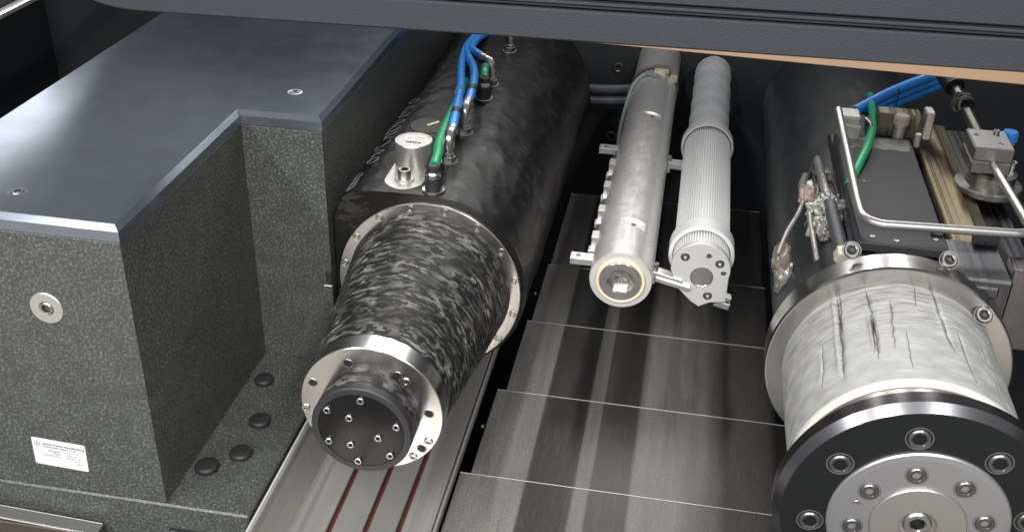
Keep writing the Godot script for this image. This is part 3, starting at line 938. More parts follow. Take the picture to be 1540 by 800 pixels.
func build_tube() -> void:
	var o := thing("steel_tube", "bright steel tube with yellow seal ring and hex plug held over the way cover", "tube", Vector3(0.534, 0.11, -0.5))
	var R := 0.0495
	var flat_at := func(zc: float, z: float) -> float: return smooth(0.020, 0.010, absf(z - zc))
	# barrel with two milled flats on top
	var zs := [0.0, -0.002, -0.08, -0.0925, -0.0945, -0.106, -0.1175, -0.1195, -0.20, -0.4, -0.559, -0.5625, -0.5645, -0.576, -0.5875, -0.5895, -0.7, -1.06]
	var g := Geo.new()
	var f := func(u: float, v: float) -> Vector3:
		var i := mini(int(v * (zs.size() - 1) + 0.5), zs.size() - 1)
		var z: float = zs[i]
		var t := TAU * u
		var r: float = R - (0.0012 if i == 0 else 0.0)
		var p := Vector3(r * cos(t), r * sin(t), z)
		if i in [4, 5, 6, 12, 13, 14]:   # cut by a plane
			var n := Vector2(cos(1.38), sin(1.38))
			var d := p.x * n.x + p.y * n.y
			if d > R - 0.0042:
				p.x -= n.x * (d - (R - 0.0042)); p.y -= n.y * (d - (R - 0.0042))
		return p
	for i in zs.size() - 1:   # each span on its own so that edges stay crisp
		var a := float(i) / (zs.size() - 1)
		var b := float(i + 1) / (zs.size() - 1)
		for j in 96:
			var u0 := j / 96.0
			var u1 := (j + 1) / 96.0
			var q := [f.call(u0, a), f.call(u1, a), f.call(u1, b), f.call(u0, b)]
			var nn := []
			var fn: Vector3 = (q[1] - q[0]).cross(q[3] - q[0])
			if fn.length() < 1e-12: fn = (q[2] - q[1]).cross(q[3] - q[1])
			fn = fn.normalized()
			if fn.dot(Vector3(q[0].x, q[0].y, 0)) < 0.0: fn = -fn
			for k in 4:
				var rd := Vector3(q[k].x, q[k].y, 0).normalized()
				nn.append(rd if absf(Vector2(q[k].x, q[k].y).length() - R) < 0.00002 and absf(fn.z) < 0.05 and fn.dot(rd) > 0.995 else fn)
			var uu := [Vector2(u0, q[0].z * 3), Vector2(u1, q[1].z * 3), Vector2(u1, q[2].z * 3), Vector2(u0, q[3].z * 3)]
			g.tri(q[0], q[1], q[2], nn[0], nn[1], nn[2], uu[0], uu[1], uu[2])
			g.tri(q[0], q[2], q[3], nn[0], nn[2], nn[3], uu[0], uu[2], uu[3])
	g.lathe([Vector2(R - 0.0012, 0.0), Vector2(0.0395, 0.0), Vector2(0.0390, -0.004)], 96)
	var br := part("barrel", g, M.barrel, o)
	var hole := Geo.new()
	hole.lathe([Vector2(0.0045, 0.0), Vector2(0.0040, 0.0006), Vector2(0.00001, 0.0007)], 20)
	for z in [-0.106, -0.576]:
		part("drilled_hole", hole, M.dark_screw, br, Transform3D(Basis(Vector3(0, 0, 1), 1.38 - PI / 2) * Basis(Vector3(1, 0, 0), -PI / 2), Vector3(cos(1.38), sin(1.38), 0) * (R - 0.0044) + Vector3(0, 0, z)))
	var s := Geo.new()
	s.lathe([Vector2(0.0392, -0.003), Vector2(0.0390, 0.0035), Vector2(0.0372, 0.0055), Vector2(0.0345, 0.0055), Vector2(0.0335, 0.003)], 80, true)
	part("seal_ring", s, mat(Color(0.72, 0.66, 0.47), 0.35), o)
	var p := Geo.new()
	p.lathe([Vector2(0.0336, 0.0), Vector2(0.0336, 0.0045), Vector2(0.0328, 0.0052), Vector2(0.0215, 0.0052)], 80)
	var hexf := func(t: float, k: int) -> float:
		return 1.0 if k == 0 else 0.0178 / 0.0205 / cos(fmod(t, PI / 3) - PI / 6)
	p.lathe([Vector2(0.0216, 0.0052), Vector2(0.0205, 0.0042), Vector2(0.0205, -0.008)], 60, false, hexf)
	p.lathe([Vector2(0.0205, -0.008), Vector2(0.010, -0.0085), Vector2(0.00001, -0.012)], 60)
	part("end_plug", p, M.turned, o)
	# far end: collar, then the tube runs on to the wall
	var c := Geo.new()
	c.lathe([Vector2(0.0490, -0.70), Vector2(0.0490, -0.86)], 64)
	c.lathe([Vector2(0.0530, -0.835), Vector2(0.0530, -0.850), Vector2(0.0505, -0.853), Vector2(0.049, -0.853)], 64)
	part("end_collar", c, M.satin, o)
	part("collar_lug", _box(Vector3(0.040, 0.036, -0.835), Vector3(0.016, 0.018, 0.03), 0.002), mat(Color(0.66, 0.58, 0.40), 0.35, 0.6), o)
	part("collar_block", _box(Vector3(0.012, 0.050, -0.84), Vector3(0.034, 0.012, 0.03), 0.002), mat(Color(0.5, 0.46, 0.36), 0.4, 0.6), o)
	# brackets that hold it
	for k in 2:
		var z: float = [-0.052, -0.492][k]
		var b := Geo.new()
		b.box(Vector3(-0.063, 0.002, z), Vector3(0.046, 0.012, 0.022), 0.001)
		var bn := part("clamp_tab", b, M.alu, o)
		screw(bn, upward(-0.073, 0.0075, z), 0.0038, 0.0012, 0.0016, M.dark_screw)
	# connector comb along the left side
	for k in 4:
		var z := -0.115 - 0.098 * k
		var t := Geo.new()
		t.box(Vector3(-0.0520, 0.006, z), Vector3(0.013, 0.020, 0.024), 0.001)
		t.box(Vector3(-0.0560, -0.008, z + 0.016), Vector3(0.012, 0.010, 0.018), 0.001)
		part("connector_block", t, M.alu, o)
		var d := Geo.new()
		d.box(Vector3(-0.0500, -0.002, z - 0.045), Vector3(0.008, 0.012, 0.030), 0.001)
		for j in 3: d.box(Vector3(-0.0545, 0.0, z - 0.053 + 0.008 * j), Vector3(0.003, 0.008, 0.003))
		part("connector_gap", d, M.dark_screw, o)

func build_finned() -> void:
	var o := thing("finned_cylinder", "light grey ribbed cylinder with three collars and screwed end plate beside the tube", "cylinder", Vector3(0.656, 0.122, -0.55))
	var m := mat(Color(0.78, 0.78, 0.77), 0.42, 0.15)
	# ribs are cut into the barrel all along
	var N := 64
	var g := Geo.new()
	for k in N:
		var t := TAU * k / N
		var w := TAU / N
		var a := [t - w * 0.26, t - w * 0.16, t + w * 0.16, t + w * 0.26, t + w * 0.74]
		var r := [0.0405, 0.0448, 0.0448, 0.0405, 0.0405]
		for i in 4:
			var p0 := Vector3(r[i] * cos(a[i]), r[i] * sin(a[i]), 0)
			var p1 := Vector3(r[i + 1] * cos(a[i + 1]), r[i + 1] * sin(a[i + 1]), 0)
			var L := Vector3(0, 0, -0.47)
			g.face([p0, p1, p1 + L, p0 + L], Vector3(0, 0, -0.2))
	g.lathe([Vector2(0.0455, 0.0), Vector2(0.00001, 0.0)], 64)
	part("ribbed_barrel", g, m, o)
	for cz in [[-0.035, -0.070, 0.0525], [-0.468, -0.490, 0.0505]]:
		var c := Geo.new()
		c.lathe([Vector2(0.0462, cz[0]), Vector2(cz[2] - 0.001, cz[0]), Vector2(cz[2], cz[0] - 0.001), Vector2(cz[2], cz[1] + 0.001), Vector2(cz[2] - 0.001, cz[1]), Vector2(0.0462, cz[1]), Vector2(0.0462, cz[0])], 80)
		part("collar", c, mat(Color(0.66, 0.665, 0.66), 0.45, 0.2), o)
	# end plate: rounded on top, pointed foot
	var pp := PackedVector2Array()
	for k in 22:
		var t := deg_to_rad(-12.0 + 200.0 * k / 21.0)
		pp.append(Vector2(0.0465 * cos(t), 0.0465 * sin(t)))
	for v in [Vector2(-0.030, -0.040), Vector2(-0.008, -0.060), Vector2(0.006, -0.068), Vector2(0.022, -0.058), Vector2(0.047, -0.053)]: pp.append(v)
	var e := Geo.new()
	e.xf = Transform3D(Basis(Vector3(0, 0, 1), -0.03), Vector3(0.0, 0.0, 0.0))
	e.prism(pp, 0.0, 0.010, 0.0, 0.001)
	var ep := part("end_plate", e, mat(Color(0.62, 0.62, 0.61), 0.40, 0.4), o)
	for s in [Vector2(-0.026, 0.020), Vector2(0.0285, 0.014), Vector2(0.016, -0.046)]:
		screw(ep, at(s.x, s.y, 0.0095), 0.0072, 0.0018, 0.0026, M.dark_screw)
	var hb := Geo.new()
	hb.lathe([Vector2(0.0185, 0.0), Vector2(0.0180, 0.0012), Vector2(0.0168, 0.0012), Vector2(0.0160, 0.0006), Vector2(0.00001, 0.0005)], 48)
	part("bore_disc", hb, M.turned, ep, at(0.003, -0.013, 0.0100))
	var pin := Geo.new()
	pin.lathe([Vector2(0.0042, 0.0005), Vector2(0.0036, 0.0009), Vector2(0.00001, 0.0002)], 20)
	part("pin_hole", pin, mat(Color(0.10, 0.03, 0.03), 0.5), ep, at(0.0105, 0.026, 0.0097))
	part("pin_hole", pin, M.dark_screw, ep, at(0.036, -0.002, 0.0097))
	# arms that tie it to the tube
	for k in 2:
		var z: float = [0.004, -0.400][k]
		var ax := Transform3D(Basis(Vector3(0, 0, 1), -0.22 if k == 0 else -0.05), Vector3(-0.052, -0.022 if k == 0 else -0.010, z))
		var an := part("tie_arm", _box(Vector3.ZERO, Vector3(0.052 if k == 0 else 0.040, 0.013, 0.020), 0.001), M.alu, o, ax)
		part("arm_nut", _box(Vector3(-0.020, -0.011, 0.0), Vector3(0.012, 0.012, 0.014), 0.001), M.alu, o, ax)
		if k == 0:
			part("foot_bar", _box(Vector3(0.012, -0.0045, 0.004), Vector3(0.058, 0.008, 0.018), 0.001), M.alu, o, ax)
			part("foot_tab", _box(Vector3(0.100, -0.023, -0.010), Vector3(0.026, 0.011, 0.016), 0.001), M.alu, o, ax)
			part("foot_tab", _box(Vector3(0.100, -0.010, -0.010), Vector3(0.022, 0.008, 0.014), 0.001), M.alu, o, ax)
		screw(o, Transform3D(Basis(Vector3(1, 0, 0), -PI / 2), Vector3(-0.070, -0.010 if k == 0 else -0.003, z)), 0.0048, 0.010, 0.0022, M.screw)
	# wrapped hose behind
	var hz := FastNoiseLite.new(); hz.seed = 4; hz.frequency = 14.0
	var hf := func(u: float, v: float) -> Vector3:
		var t := TAU * u
		var r := 0.040 + 0.0035 * smooth(0.22, 0.0, v) + 0.0006 * sin(v * 30.0) + 0.0015 * hz.get_noise_3d(cos(t), sin(t), v * 4.0)
		return Vector3(r * cos(t) + 0.004 * v, r * sin(t) + 0.004 * v, -0.492 - 0.40 * v)
	var hg := Geo.new()
	hg.surf(hf, 48, 40, func(_u: float, v: float) -> Vector3: return Vector3(0, 0, -0.492 - 0.40 * v))
	part("rear_hose", hg, mat(Color(0.60, 0.61, 0.61), 0.38), o)

func build_right_spindle() -> void:
	var O := Vector3(0.902, 0.152, -0.27)
	var o := thing("grinding_spindle", "large spindle with bolted black flange and white film wrapped drum, bottom right", "spindle", O)
	# rear body
	var nz := FastNoiseLite.new(); nz.seed = 15; nz.frequency = 6.0
	var bf := func(u: float, v: float) -> Vector3:
		var t := TAU * u
		var z := -0.03 - 0.9 * v
		var r := 0.141 + 0.003 * nz.get_noise_3d(cos(t) * 0.7, sin(t) * 0.7, z * 1.5)
		return Vector3(r * cos(t), r * sin(t), z)
	var bg := Geo.new()
	bg.surf(bf, 96, 60, func(_u: float, v: float) -> Vector3: return Vector3(0, 0, -0.03 - 0.9 * v), 3.0, 3.0)
	part("rear_body", bg, mat(Color(0.015, 0.017, 0.018), 0.42), o)
	# clamping ring
	var rg := Geo.new()
	rg.lathe([Vector2(0.150, -0.045), Vector2(0.1555, -0.040), Vector2(0.1565, -0.004), Vector2(0.1550, -0.0005), Vector2(0.1535, 0.0), Vector2(0.130, 0.0)], 140)
	part("drum_ring", rg, M.turned, o)
	# drum wrapped in whitish film with creases along it
	var creases := [[127.6, 130.2, 1.7, 0.0065, 0.0, 0.72], [126.0, 128.8, 1.2, 0.0035, 0.0, 0.40], [111.6, 110.9, 1.5, 0.0060, 0.03, 0.42], [110.8, 111.6, 1.2, 0.0050, 0.30, 0.66], [112.0, 112.6, 0.9, 0.0030, 0.30, 0.60], [100.4, 103.2, 0.9, 0.0028, 0.17, 0.58], [86.2, 88.3, 0.9, 0.0022, 0.02, 0.20], [76.0, 74.0, 1.6, 0.0045, 0.0, 0.56], [68.0, 66.5, 1.2, 0.0020, 0.35, 0.75], [139.2, 143.0, 1.4, 0.0016, 0.36, 0.70], [52.0, 50.0, 1.4, 0.0018, 0.3, 0.7], [96.0, 97.0, 0.9, 0.0016, 0.45, 0.75]]
	var n1 := FastNoiseLite.new(); n1.seed = 23; n1.frequency = 20.0; n1.fractal_octaves = 3
	var n2 := FastNoiseLite.new(); n2.seed = 29; n2.frequency = 3.0; n2.fractal_octaves = 2
	var dr := func(deg: float, v: float) -> Vector3:
		var z := 0.245 * v
		var r := 0.1335 - 0.0010 * v
		for c in creases:
			if v < c[4] - 0.02 or v > c[5] + 0.02: continue
			var q: float = (v - c[4]) / (c[5] - c[4])
			var d: float = (deg - lerpf(c[0], c[1], q) - 1.1 * n1.get_noise_2d(z * 1.4, c[0])) / c[2]
			if absf(d) > 4.0: continue
			var on: float = smooth(c[4] - 0.02, c[4] + 0.06, v) * (1.0 - smooth(c[5] - 0.15, c[5], v)) * (0.75 + 0.5 * n2.get_noise_2d(z * 4.0, c[1]))
			r += on * c[3] * 0.7 * (exp(-(d - 1.3) * (d - 1.3) * 1.6) * 0.45 - exp(-d * d * 1.8))
		var t := deg_to_rad(deg)
		r += 0.0006 * n1.get_noise_3d(cos(t) * 0.16, sin(t) * 0.16, z * 0.9) + 0.0009 * n2.get_noise_3d(cos(t) * 0.6, sin(t) * 0.6, z * 2.0)
		r += 0.0016 * smooth(0.93, 0.95, v) * (1.0 - smooth(0.985, 1.0, v))
		return Vector3(r * cos(t), r * sin(t), z)
	var dg := Geo.new()
	var dcen := func(_u: float, v: float) -> Vector3: return Vector3(0, 0, 0.245 * v)
	dg.surf(func(u: float, v: float) -> Vector3: return dr.call(30.0 + 170.0 * u, v * 0.875), 480, 84, dcen, 1.0, 0.875)
	dg.surf(func(u: float, v: float) -> Vector3: return dr.call(200.0 + 190.0 * u, v * 0.875), 60, 12, dcen, 1.0, 0.875)
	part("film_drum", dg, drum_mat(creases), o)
	var tp := Geo.new()
	tp.lathe([Vector2(0.1335, 0.203), Vector2(0.1350, 0.205), Vector2(0.1352, 0.214), Vector2(0.1335, 0.217), Vector2(0.1310, 0.217)], 120, true)
	part("tape_band", tp, mat(Color(0.68, 0.67, 0.62), 0.45), o)
	var nk := Geo.new()
	nk.lathe([Vector2(0.1318, 0.216), Vector2(0.1318, 0.228), Vector2(0.1300, 0.230), Vector2(0.1300, 0.2560)], 120)
	part("neck_band", nk, mat(Color(0.26, 0.24, 0.22), 0.3, 0.9), o)
	# flange
	var fz := 0.283
	var fg := Geo.new()
	fg.lathe([Vector2(0.128, fz - 0.028), Vector2(0.1530, fz - 0.028), Vector2(0.1540, fz - 0.027), Vector2(0.1540, fz - 0.0095)], 140)
	var rim := part("flange_rim", fg, mat(Color(0.035, 0.03, 0.03), 0.25, 0.6), o)
	var cg := Geo.new()
	cg.lathe([Vector2(0.1540, fz - 0.0095), Vector2(0.1455, fz)], 140)
	part("flange_bevel", cg, mat(Color(0.20, 0.195, 0.21), 0.25, 1.0), rim)
	var ff := Geo.new()
	ff.lathe([Vector2(0.1455, fz), Vector2(0.0960, fz)], 140)
	var fp := part("flange_face", ff, mat(Color(0.008, 0.009, 0.0095), 0.45, 0.0, 0.35), o)
	for k in 8:
		var t := deg_to_rad(100.0 + 45.0 * k)
		socketed(fp, at(0.113 * cos(t), 0.113 * sin(t), fz), 0.0125, 0.0068)
	var ig := Geo.new()
	ig.lathe([Vector2(0.0962, fz - 0.004), Vector2(0.0962, fz + 0.0030), Vector2(0.0945, fz + 0.0045), Vector2(0.0880, fz + 0.0052), Vector2(0.0510, fz + 0.0052)], 120)
	var ip := part("inner_flange", ig, mat(Color(0.36, 0.36, 0.37), 0.40, 0.8), o)
	for k in 8:
		var t := deg_to_rad(102.0 + 45.0 * k)
		socketed(ip, at(0.0685 * cos(t), 0.0685 * sin(t), fz + 0.0052), 0.0105, 0.0050)
	var pin := Geo.new()
	pin.lathe([Vector2(0.0036, 0.0003), Vector2(0.0030, 0.0008), Vector2(0.00001, 0.0002)], 20)
	part("dowel_hole", pin, M.screw, ip, at(0.0700 * cos(2.88), 0.0700 * sin(2.88), fz + 0.0050))
	var hg := Geo.new()
	hg.lathe([Vector2(0.0512, fz + 0.0045), Vector2(0.0508, fz + 0.0075), Vector2(0.0498, fz + 0.0085), Vector2(0.0205, fz + 0.0085), Vector2(0.0198, fz + 0.0078), Vector2(0.0198, fz + 0.0040), Vector2(0.0150, fz + 0.0035)], 96)
	var hp := part("hub", hg, mat(Color(0.38, 0.365, 0.35), 0.38, 0.8), o)
	screw(hp, at(0, 0, fz + 0.0035), 0.0155, 0.0035, 0.0072, M.screw, "hub_screw")
	# housing behind the ring with stepped dark plates on top
	var hm := brushed(Color(0.13, 0.13, 0.135), 0.30, 13, 30)
	part("housing_block", _box(Vector3(0.060, 0.075, -0.085), Vector3(0.150, 0.120, 0.106), 0.003), hm, o)
	part("step_plate", _box(Vector3(0.001, 0.130, -0.260), Vector3(0.128, 0.014, 0.420), 0.0022), hm, o)
	var cv := part("cover_plate", _box(Vector3(0.001, 0.144, -0.255), Vector3(0.118, 0.014, 0.368), 0.0022), mat(Color(0.024, 0.025, 0.027), 0.48, 0.0, 0.35), o)
	var wp := Geo.new()
	var wq := PackedVector2Array()
	var rn := RandomNumberGenerator.new(); rn.seed = 6
	for k in 14: wq.append(Vector2(-0.052 + 0.008 * k, 0.385 + 0.006 * rn.randf() - (0.010 if k < 3 else 0.0)))
	wq.append(Vector2(0.056, 0.432)); wq.append(Vector2(-0.050, 0.432))
	wp.xf = Transform3D(Basis(Vector3(1, 0, 0), -PI / 2), Vector3.ZERO)
	wp.prism(wq, 0.1509, 0.1513)
	part("worn_patch", wp, mat(Color(0.17, 0.16, 0.14), 0.6), cv)
	for s in [Vector2(0.046, -0.097), Vector2(-0.036, -0.088), Vector2(-0.006, -0.082), Vector2(-0.030, -0.26)]:
		screw(cv, upward(s.x, 0.1505, s.y), 0.0034 if s.y > -0.2 else 0.0028, 0.0022, 0.0015, M.screw)
	part("head_screw", _box(Vector3(0.050, 0.155, -0.115), Vector3(0.016, 0.008, 0.012), 0.002), M.screw, cv)
	var sh := part("side_step", _box(Vector3(0.090, 0.120, -0.060), Vector3(0.056, 0.016, 0.070), 0.002), hm, o)
	part("side_rail", _box(Vector3(0.096, 0.128, -0.330), Vector3(0.040, 0.014, 0.460), 0.002), brushed(Color(0.25, 0.205, 0.13), 0.5, 17, 60), o, Transform3D(), "olive brown stained rail strip")
	part("side_rail", _box(Vector3(0.150, 0.110, -0.330), Vector3(0.064, 0.014, 0.500), 0.002), hm, o)
	part("side_rail", _box(Vector3(0.128, 0.121, -0.330), Vector3(0.018, 0.014, 0.480), 0.002), brushed(Color(0.10, 0.09, 0.065), 0.42, 18, 50), o)
	part("corner_block", _box(Vector3(0.186, 0.090, -0.060), Vector3(0.104, 0.120, 0.036), 0.0016), brushed(Color(0.22, 0.21, 0.21), 0.32, 19, 30), o)
	for s in [Vector3(0.052, 0.156, -0.036), Vector3(0.098, 0.106, 0.006), Vector3(-0.068, 0.1555, -0.036)]:
		socketed(o, Transform3D(Basis(Vector3(1, 0, 0), -0.75), s), 0.0105, 0.0052)
	part("dark_knob", _cyl_x(0.0105, 0.030), M.black, o, at(0.118, 0.142, -0.135))
	part("back_block", _box(Vector3(0.040, 0.165, -0.47), Vector3(0.066, 0.040, 0.03), 0.002), brushed(Color(0.22, 0.20, 0.16), 0.4, 20, 40), o)
	part("back_block", _box(Vector3(0.086, 0.168, -0.47), Vector3(0.014, 0.046, 0.03), 0.002), M.satin, o)

func _two(a: Geo, ma: Material, b: Geo, mb: Material) -> ArrayMesh:
	var m := a.mesh()
	m.surface_set_material(0, ma)
	b.add_to(m)
	m.surface_set_material(1, mb)
	return m

func _cyl_x(r: float, l: float) -> Geo:
	var g := Geo.new()
	g.xf = Transform3D(Basis(Vector3(0, 1, 0), PI / 2), Vector3.ZERO)
	g.lathe([Vector2(0.00001, -l / 2), Vector2(r, -l / 2), Vector2(r, l / 2), Vector2(0.00001, l / 2)], 32)
	return g

func socketed(o: Node3D, xf: Transform3D, r: float, sock: float) -> void:   # screw sunk in a bright counterbore
	var h := Geo.new()
	h.lathe([Vector2(r * 1.02, -0.0005), Vector2(r * 1.12, 0.0005), Vector2(r * 1.17, 0.0002)], 36, true)
	var n := part("counterbore", h, mat(Color(0.22, 0.21, 0.20), 0.55, 0.8), o, xf)
	var dk := Geo.new()
	dk.lathe([Vector2(r * 1.03, 0.0002), Vector2(r * 0.9, 0.0002)], 36)
	if o.get_parent() == self:
		part("screw", screw_mesh(r * 0.97, 0.0030, sock, M.dark_screw), null, n)
	else:
		part("screw", screw_mesh(r * 0.97, 0.0030, sock, M.dark_screw), null, o, xf)

func drum_mat(creases: Array) -> StandardMaterial3D:
	var W := 1024
	var a := noise(W, W, 0.010, 91, 4, 20.0)
	var n := FastNoiseLite.new(); n.seed = 95; n.frequency = 0.05; n.fractal_octaves = 4
	var im := n.get_seamless_image(W / 8, W); im.convert(Image.FORMAT_L8); im.resize(W, W, Image.INTERPOLATE_CUBIC)
	var st := im.get_data()     # streaks round the drum
	var b := noise(W, W, 0.09, 93, 3, 8.0)
	var col := PackedByteArray(); col.resize(W * W * 3)
	var rou := PackedByteArray(); rou.resize(W * W)
	for y in W:
		for x in W:
			var i := y * W + x
			var v := float(y) / W
			var k := smooth(132, 190, st[i]) * (0.9 - 0.7 * smooth(0.15, 0.5, v)) + smooth(150, 210, b[i]) * 0.12
			var g := 166.0 + (a[i] - 128) * 0.12 - 34.0 * k
			col[i * 3] = clampi(int(g), 0, 255); col[i * 3 + 1] = clampi(int(g), 0, 255); col[i * 3 + 2] = clampi(int(g * 0.99), 0, 255)
			rou[i] = clampi(int(142 + (a[i] - 128) * 0.3 + 40 * k), 0, 255)
	# shade of the folds painted into the film colour along each crease
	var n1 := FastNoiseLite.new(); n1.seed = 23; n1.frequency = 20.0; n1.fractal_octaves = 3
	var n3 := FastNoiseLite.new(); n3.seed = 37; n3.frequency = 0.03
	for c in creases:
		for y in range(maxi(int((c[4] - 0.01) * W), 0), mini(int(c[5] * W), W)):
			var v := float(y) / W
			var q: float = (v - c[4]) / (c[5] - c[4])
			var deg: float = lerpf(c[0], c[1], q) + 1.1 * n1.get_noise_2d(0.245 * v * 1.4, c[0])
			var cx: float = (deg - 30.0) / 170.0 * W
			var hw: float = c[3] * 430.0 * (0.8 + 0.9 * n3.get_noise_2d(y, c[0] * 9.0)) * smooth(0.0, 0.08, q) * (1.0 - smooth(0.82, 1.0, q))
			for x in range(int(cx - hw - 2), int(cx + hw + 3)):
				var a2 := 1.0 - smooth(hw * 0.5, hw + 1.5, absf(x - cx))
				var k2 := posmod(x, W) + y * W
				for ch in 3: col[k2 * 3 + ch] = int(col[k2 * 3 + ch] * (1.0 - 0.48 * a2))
	var m := mat(Color(0.95, 0.95, 0.95), 1.0, 0.0, 0.4)
	m.albedo_texture = ImageTexture.create_from_image(Image.create_from_data(W, W, false, Image.FORMAT_RGB8, col))
	m.roughness_texture = grey_tex(W, W, rou)
	return m

func build_small() -> void:
	# U-shaped stainless pipe lying over the housing
	var pg := Geo.new()
	var path := [Vector3(0.842, 0.345, -0.70), Vector3(0.846, 0.333, -0.62)]
	path.append(Vector3(0.849, 0.324, -0.42))
	for k in 7:
		var t := PI + PI / 2 * k / 6.0
		path.append(Vector3(0.880 + 0.030 * cos(t), 0.324, -0.386 - 0.030 * sin(t)))
	for k in 7:
		var t := -PI / 2 + PI / 2 * k / 6.0
		path.append(Vector3(1.042 + 0.024 * cos(t), 0.324, -0.392 - 0.024 * sin(t)))
	path.append(Vector3(1.062, 0.326, -0.45)); path.append(Vector3(1.050, 0.334, -0.58))
	pg.tube(path, 0.0062, 20, 1, true, false)
	tag(part("bent_pipe", pg, mat(Color(0.40, 0.385, 0.37), 0.36, 0.85), self), "bent stainless pipe looping over the dark spindle housing at the right", "pipe")
	# clamp block that holds the pipe
	var cm := brushed(Color(0.30, 0.29, 0.28), 0.42, 24, 24)
	var cb := thing("pipe_clamp", "grey two-part clamp block gripping the bent pipe on a round foot", "clamp", Vector3(1.049, 0.285, -0.60))
	part("clamp_top", _box(Vector3(0.0, 0.063, 0.0), Vector3(0.056, 0.021, 0.072), 0.002), cm, cb)
	part("clamp_base", _box(Vector3(0.0, 0.042, 0.0), Vector3(0.056, 0.019, 0.072), 0.002), cm, cb)
	var ft := Geo.new()
	ft.lathe([Vector2(0.048, 0.0), Vector2(0.048, 0.008), Vector2(0.046, 0.010), Vector2(0.036, 0.012), Vector2(0.036, 0.028), Vector2(0.030, 0.031), Vector2(0.00001, 0.031)], 56)
	part("round_foot", ft, cm, cb, upward(0.010, 0.0, 0.010))
	for s in [Vector2(-0.018, -0.012), Vector2(0.012, -0.022), Vector2(0.012, 0.014)]:
		screw(cb, upward(s.x, 0.0735, s.y), 0.0045, 0.006 if s.y < -0.02 else 0.0012, 0.002, M.screw)
	screw(cb, upward(0.040, 0.031, 0.0), 0.006, 0.010, 0.0028, M.screw)
	# dark hose into the clamp from behind with hex fitting
	var hs := thing("dark_pipe", "short dark pipe with hex nut running back from the clamp block", "pipe", Vector3(1.040, 0.355, -0.64))
	var hg := Geo.new()
	hg.tube([Vector3(0.004, -0.010, 0.01), Vector3(-0.006, 0.004, -0.06), Vector3(-0.016, 0.018, -0.13)], 0.0082, 18, 5)
	part("pipe_run", hg, mat(Color(0.10, 0.10, 0.09), 0.35, 0.7), hs)
	var nut := Geo.new()
	nut.xf = Transform3D(Basis(Vector3(1, 0, 0), -0.2) * Basis(Vector3(0, 1, 0), 0.15), Vector3(-0.010, 0.010, -0.085))
	hex_prism(nut, 0.0175, -0.008, 0.006)
	nut.lathe([Vector2(0.0130, 0.006), Vector2(0.0130, 0.016), Vector2(0.010, 0.018)], 32)
	part("hex_nut", nut, M.dark_screw, hs)
	var bk := Geo.new()
	bk.tube([Vector3(-0.016, 0.018, -0.13), Vector3(-0.03, 0.035, -0.19), Vector3(-0.025, 0.07, -0.26)], 0.016, 18, 5)
	part("rubber_end", bk, M.rubber, hs)
	# blue and green hoses of the carbon spindle
	var T := 0.2945
	hose("blue_hose", "blue air hose from the nearest elbow fitting of the carbon spindle", [Vector3(0.265, T + 0.0424, -0.498), Vector3(0.262, T + 0.047, -0.53), Vector3(0.252, T + 0.048, -0.60), Vector3(0.241, T + 0.048, -0.67), Vector3(0.226, T + 0.044, -0.74), Vector3(0.211, T + 0.040, -0.82), Vector3(0.195, T + 0.025, -0.95), Vector3(0.18, T - 0.02, -1.15)], 0.0068, M.blue, [0.06, 0.15])
	hose("blue_hose", "blue air hose from the second elbow fitting, rising beside the first hose", [Vector3(0.265, T + 0.0424, -0.612), Vector3(0.264, T + 0.048, -0.645), Vector3(0.258, T + 0.050, -0.695), Vector3(0.244, T + 0.050, -0.755), Vector3(0.225, T + 0.045, -0.81), Vector3(0.208, T + 0.038, -0.875), Vector3(0.195, T + 0.02, -1.0), Vector3(0.18, T - 0.03, -1.2)], 0.0068, M.blue, [0.045])
	hose("blue_hose", "short blue air hose bending left from the third elbow fitting", [Vector3(0.252, T + 0.0424, -0.822), Vector3(0.242, T + 0.045, -0.83), Vector3(0.228, T + 0.046, -0.845), Vector3(0.215, T + 0.040, -0.88), Vector3(0.205, T + 0.02, -1.0), Vector3(0.20, T - 0.03, -1.2)], 0.0068, M.blue, [])
	hose("green_hose", "green hose leaving the front black plug of the carbon spindle", [Vector3(0.265, T + 0.036, -0.388), Vector3(0.262, T + 0.037, -0.42), Vector3(0.254, T + 0.037, -0.47), Vector3(0.247, T + 0.036, -0.55), Vector3(0.240, T + 0.032, -0.66), Vector3(0.232, T + 0.026, -0.75)], 0.0072, M.green, [])
	hose("green_hose", "short green hose end behind the rear black plug", [Vector3(0.265, T + 0.036, -0.745), Vector3(0.262, T + 0.042, -0.765), Vector3(0.256, T + 0.036, -0.80)], 0.0070, M.green, [])
	# hoses of the right spindle
	hose("green_hose", "green hose hanging down beside the bent pipe of the right spindle", [Vector3(0.850, 0.300, -0.520), Vector3(0.868, 0.312, -0.575), Vector3(0.887, 0.318, -0.640), Vector3(0.905, 0.315, -0.74), Vector3(0.92, 0.30, -0.9)], 0.0068, M.green, [])
	for k in 3:
		hose("blue_hose", ["uppermost of three blue hoses behind the right spindle", "middle one of three blue hoses behind the right spindle", "lowest of three blue hoses behind the right spindle"][k], [Vector3(0.872, 0.290 - 0.012 * k, -0.82), Vector3(0.90, 0.300 - 0.012 * k, -0.84), Vector3(0.945, 0.318 - 0.012 * k, -0.87), Vector3(1.00, 0.336 - 0.012 * k, -0.90), Vector3(1.06, 0.345 - 0.01 * k, -0.95)], 0.0095, M.blue, [0.012])
	# valve block at the head of the bent pipe
	var vb := thing("valve_block", "small grey valve block at the far end of the bent pipe", "valve", Vector3(0.858, 0.29, -0.71))
	part("valve_body", _box(Vector3(0.008, 0.018, 0.0), Vector3(0.032, 0.034, 0.040), 0.003), M.satin, vb)
	part("valve_cap", _box(Vector3(0.004, 0.042, 0.0), Vector3(0.034, 0.014, 0.040), 0.003), M.satin, vb)
	var lv := Geo.new()
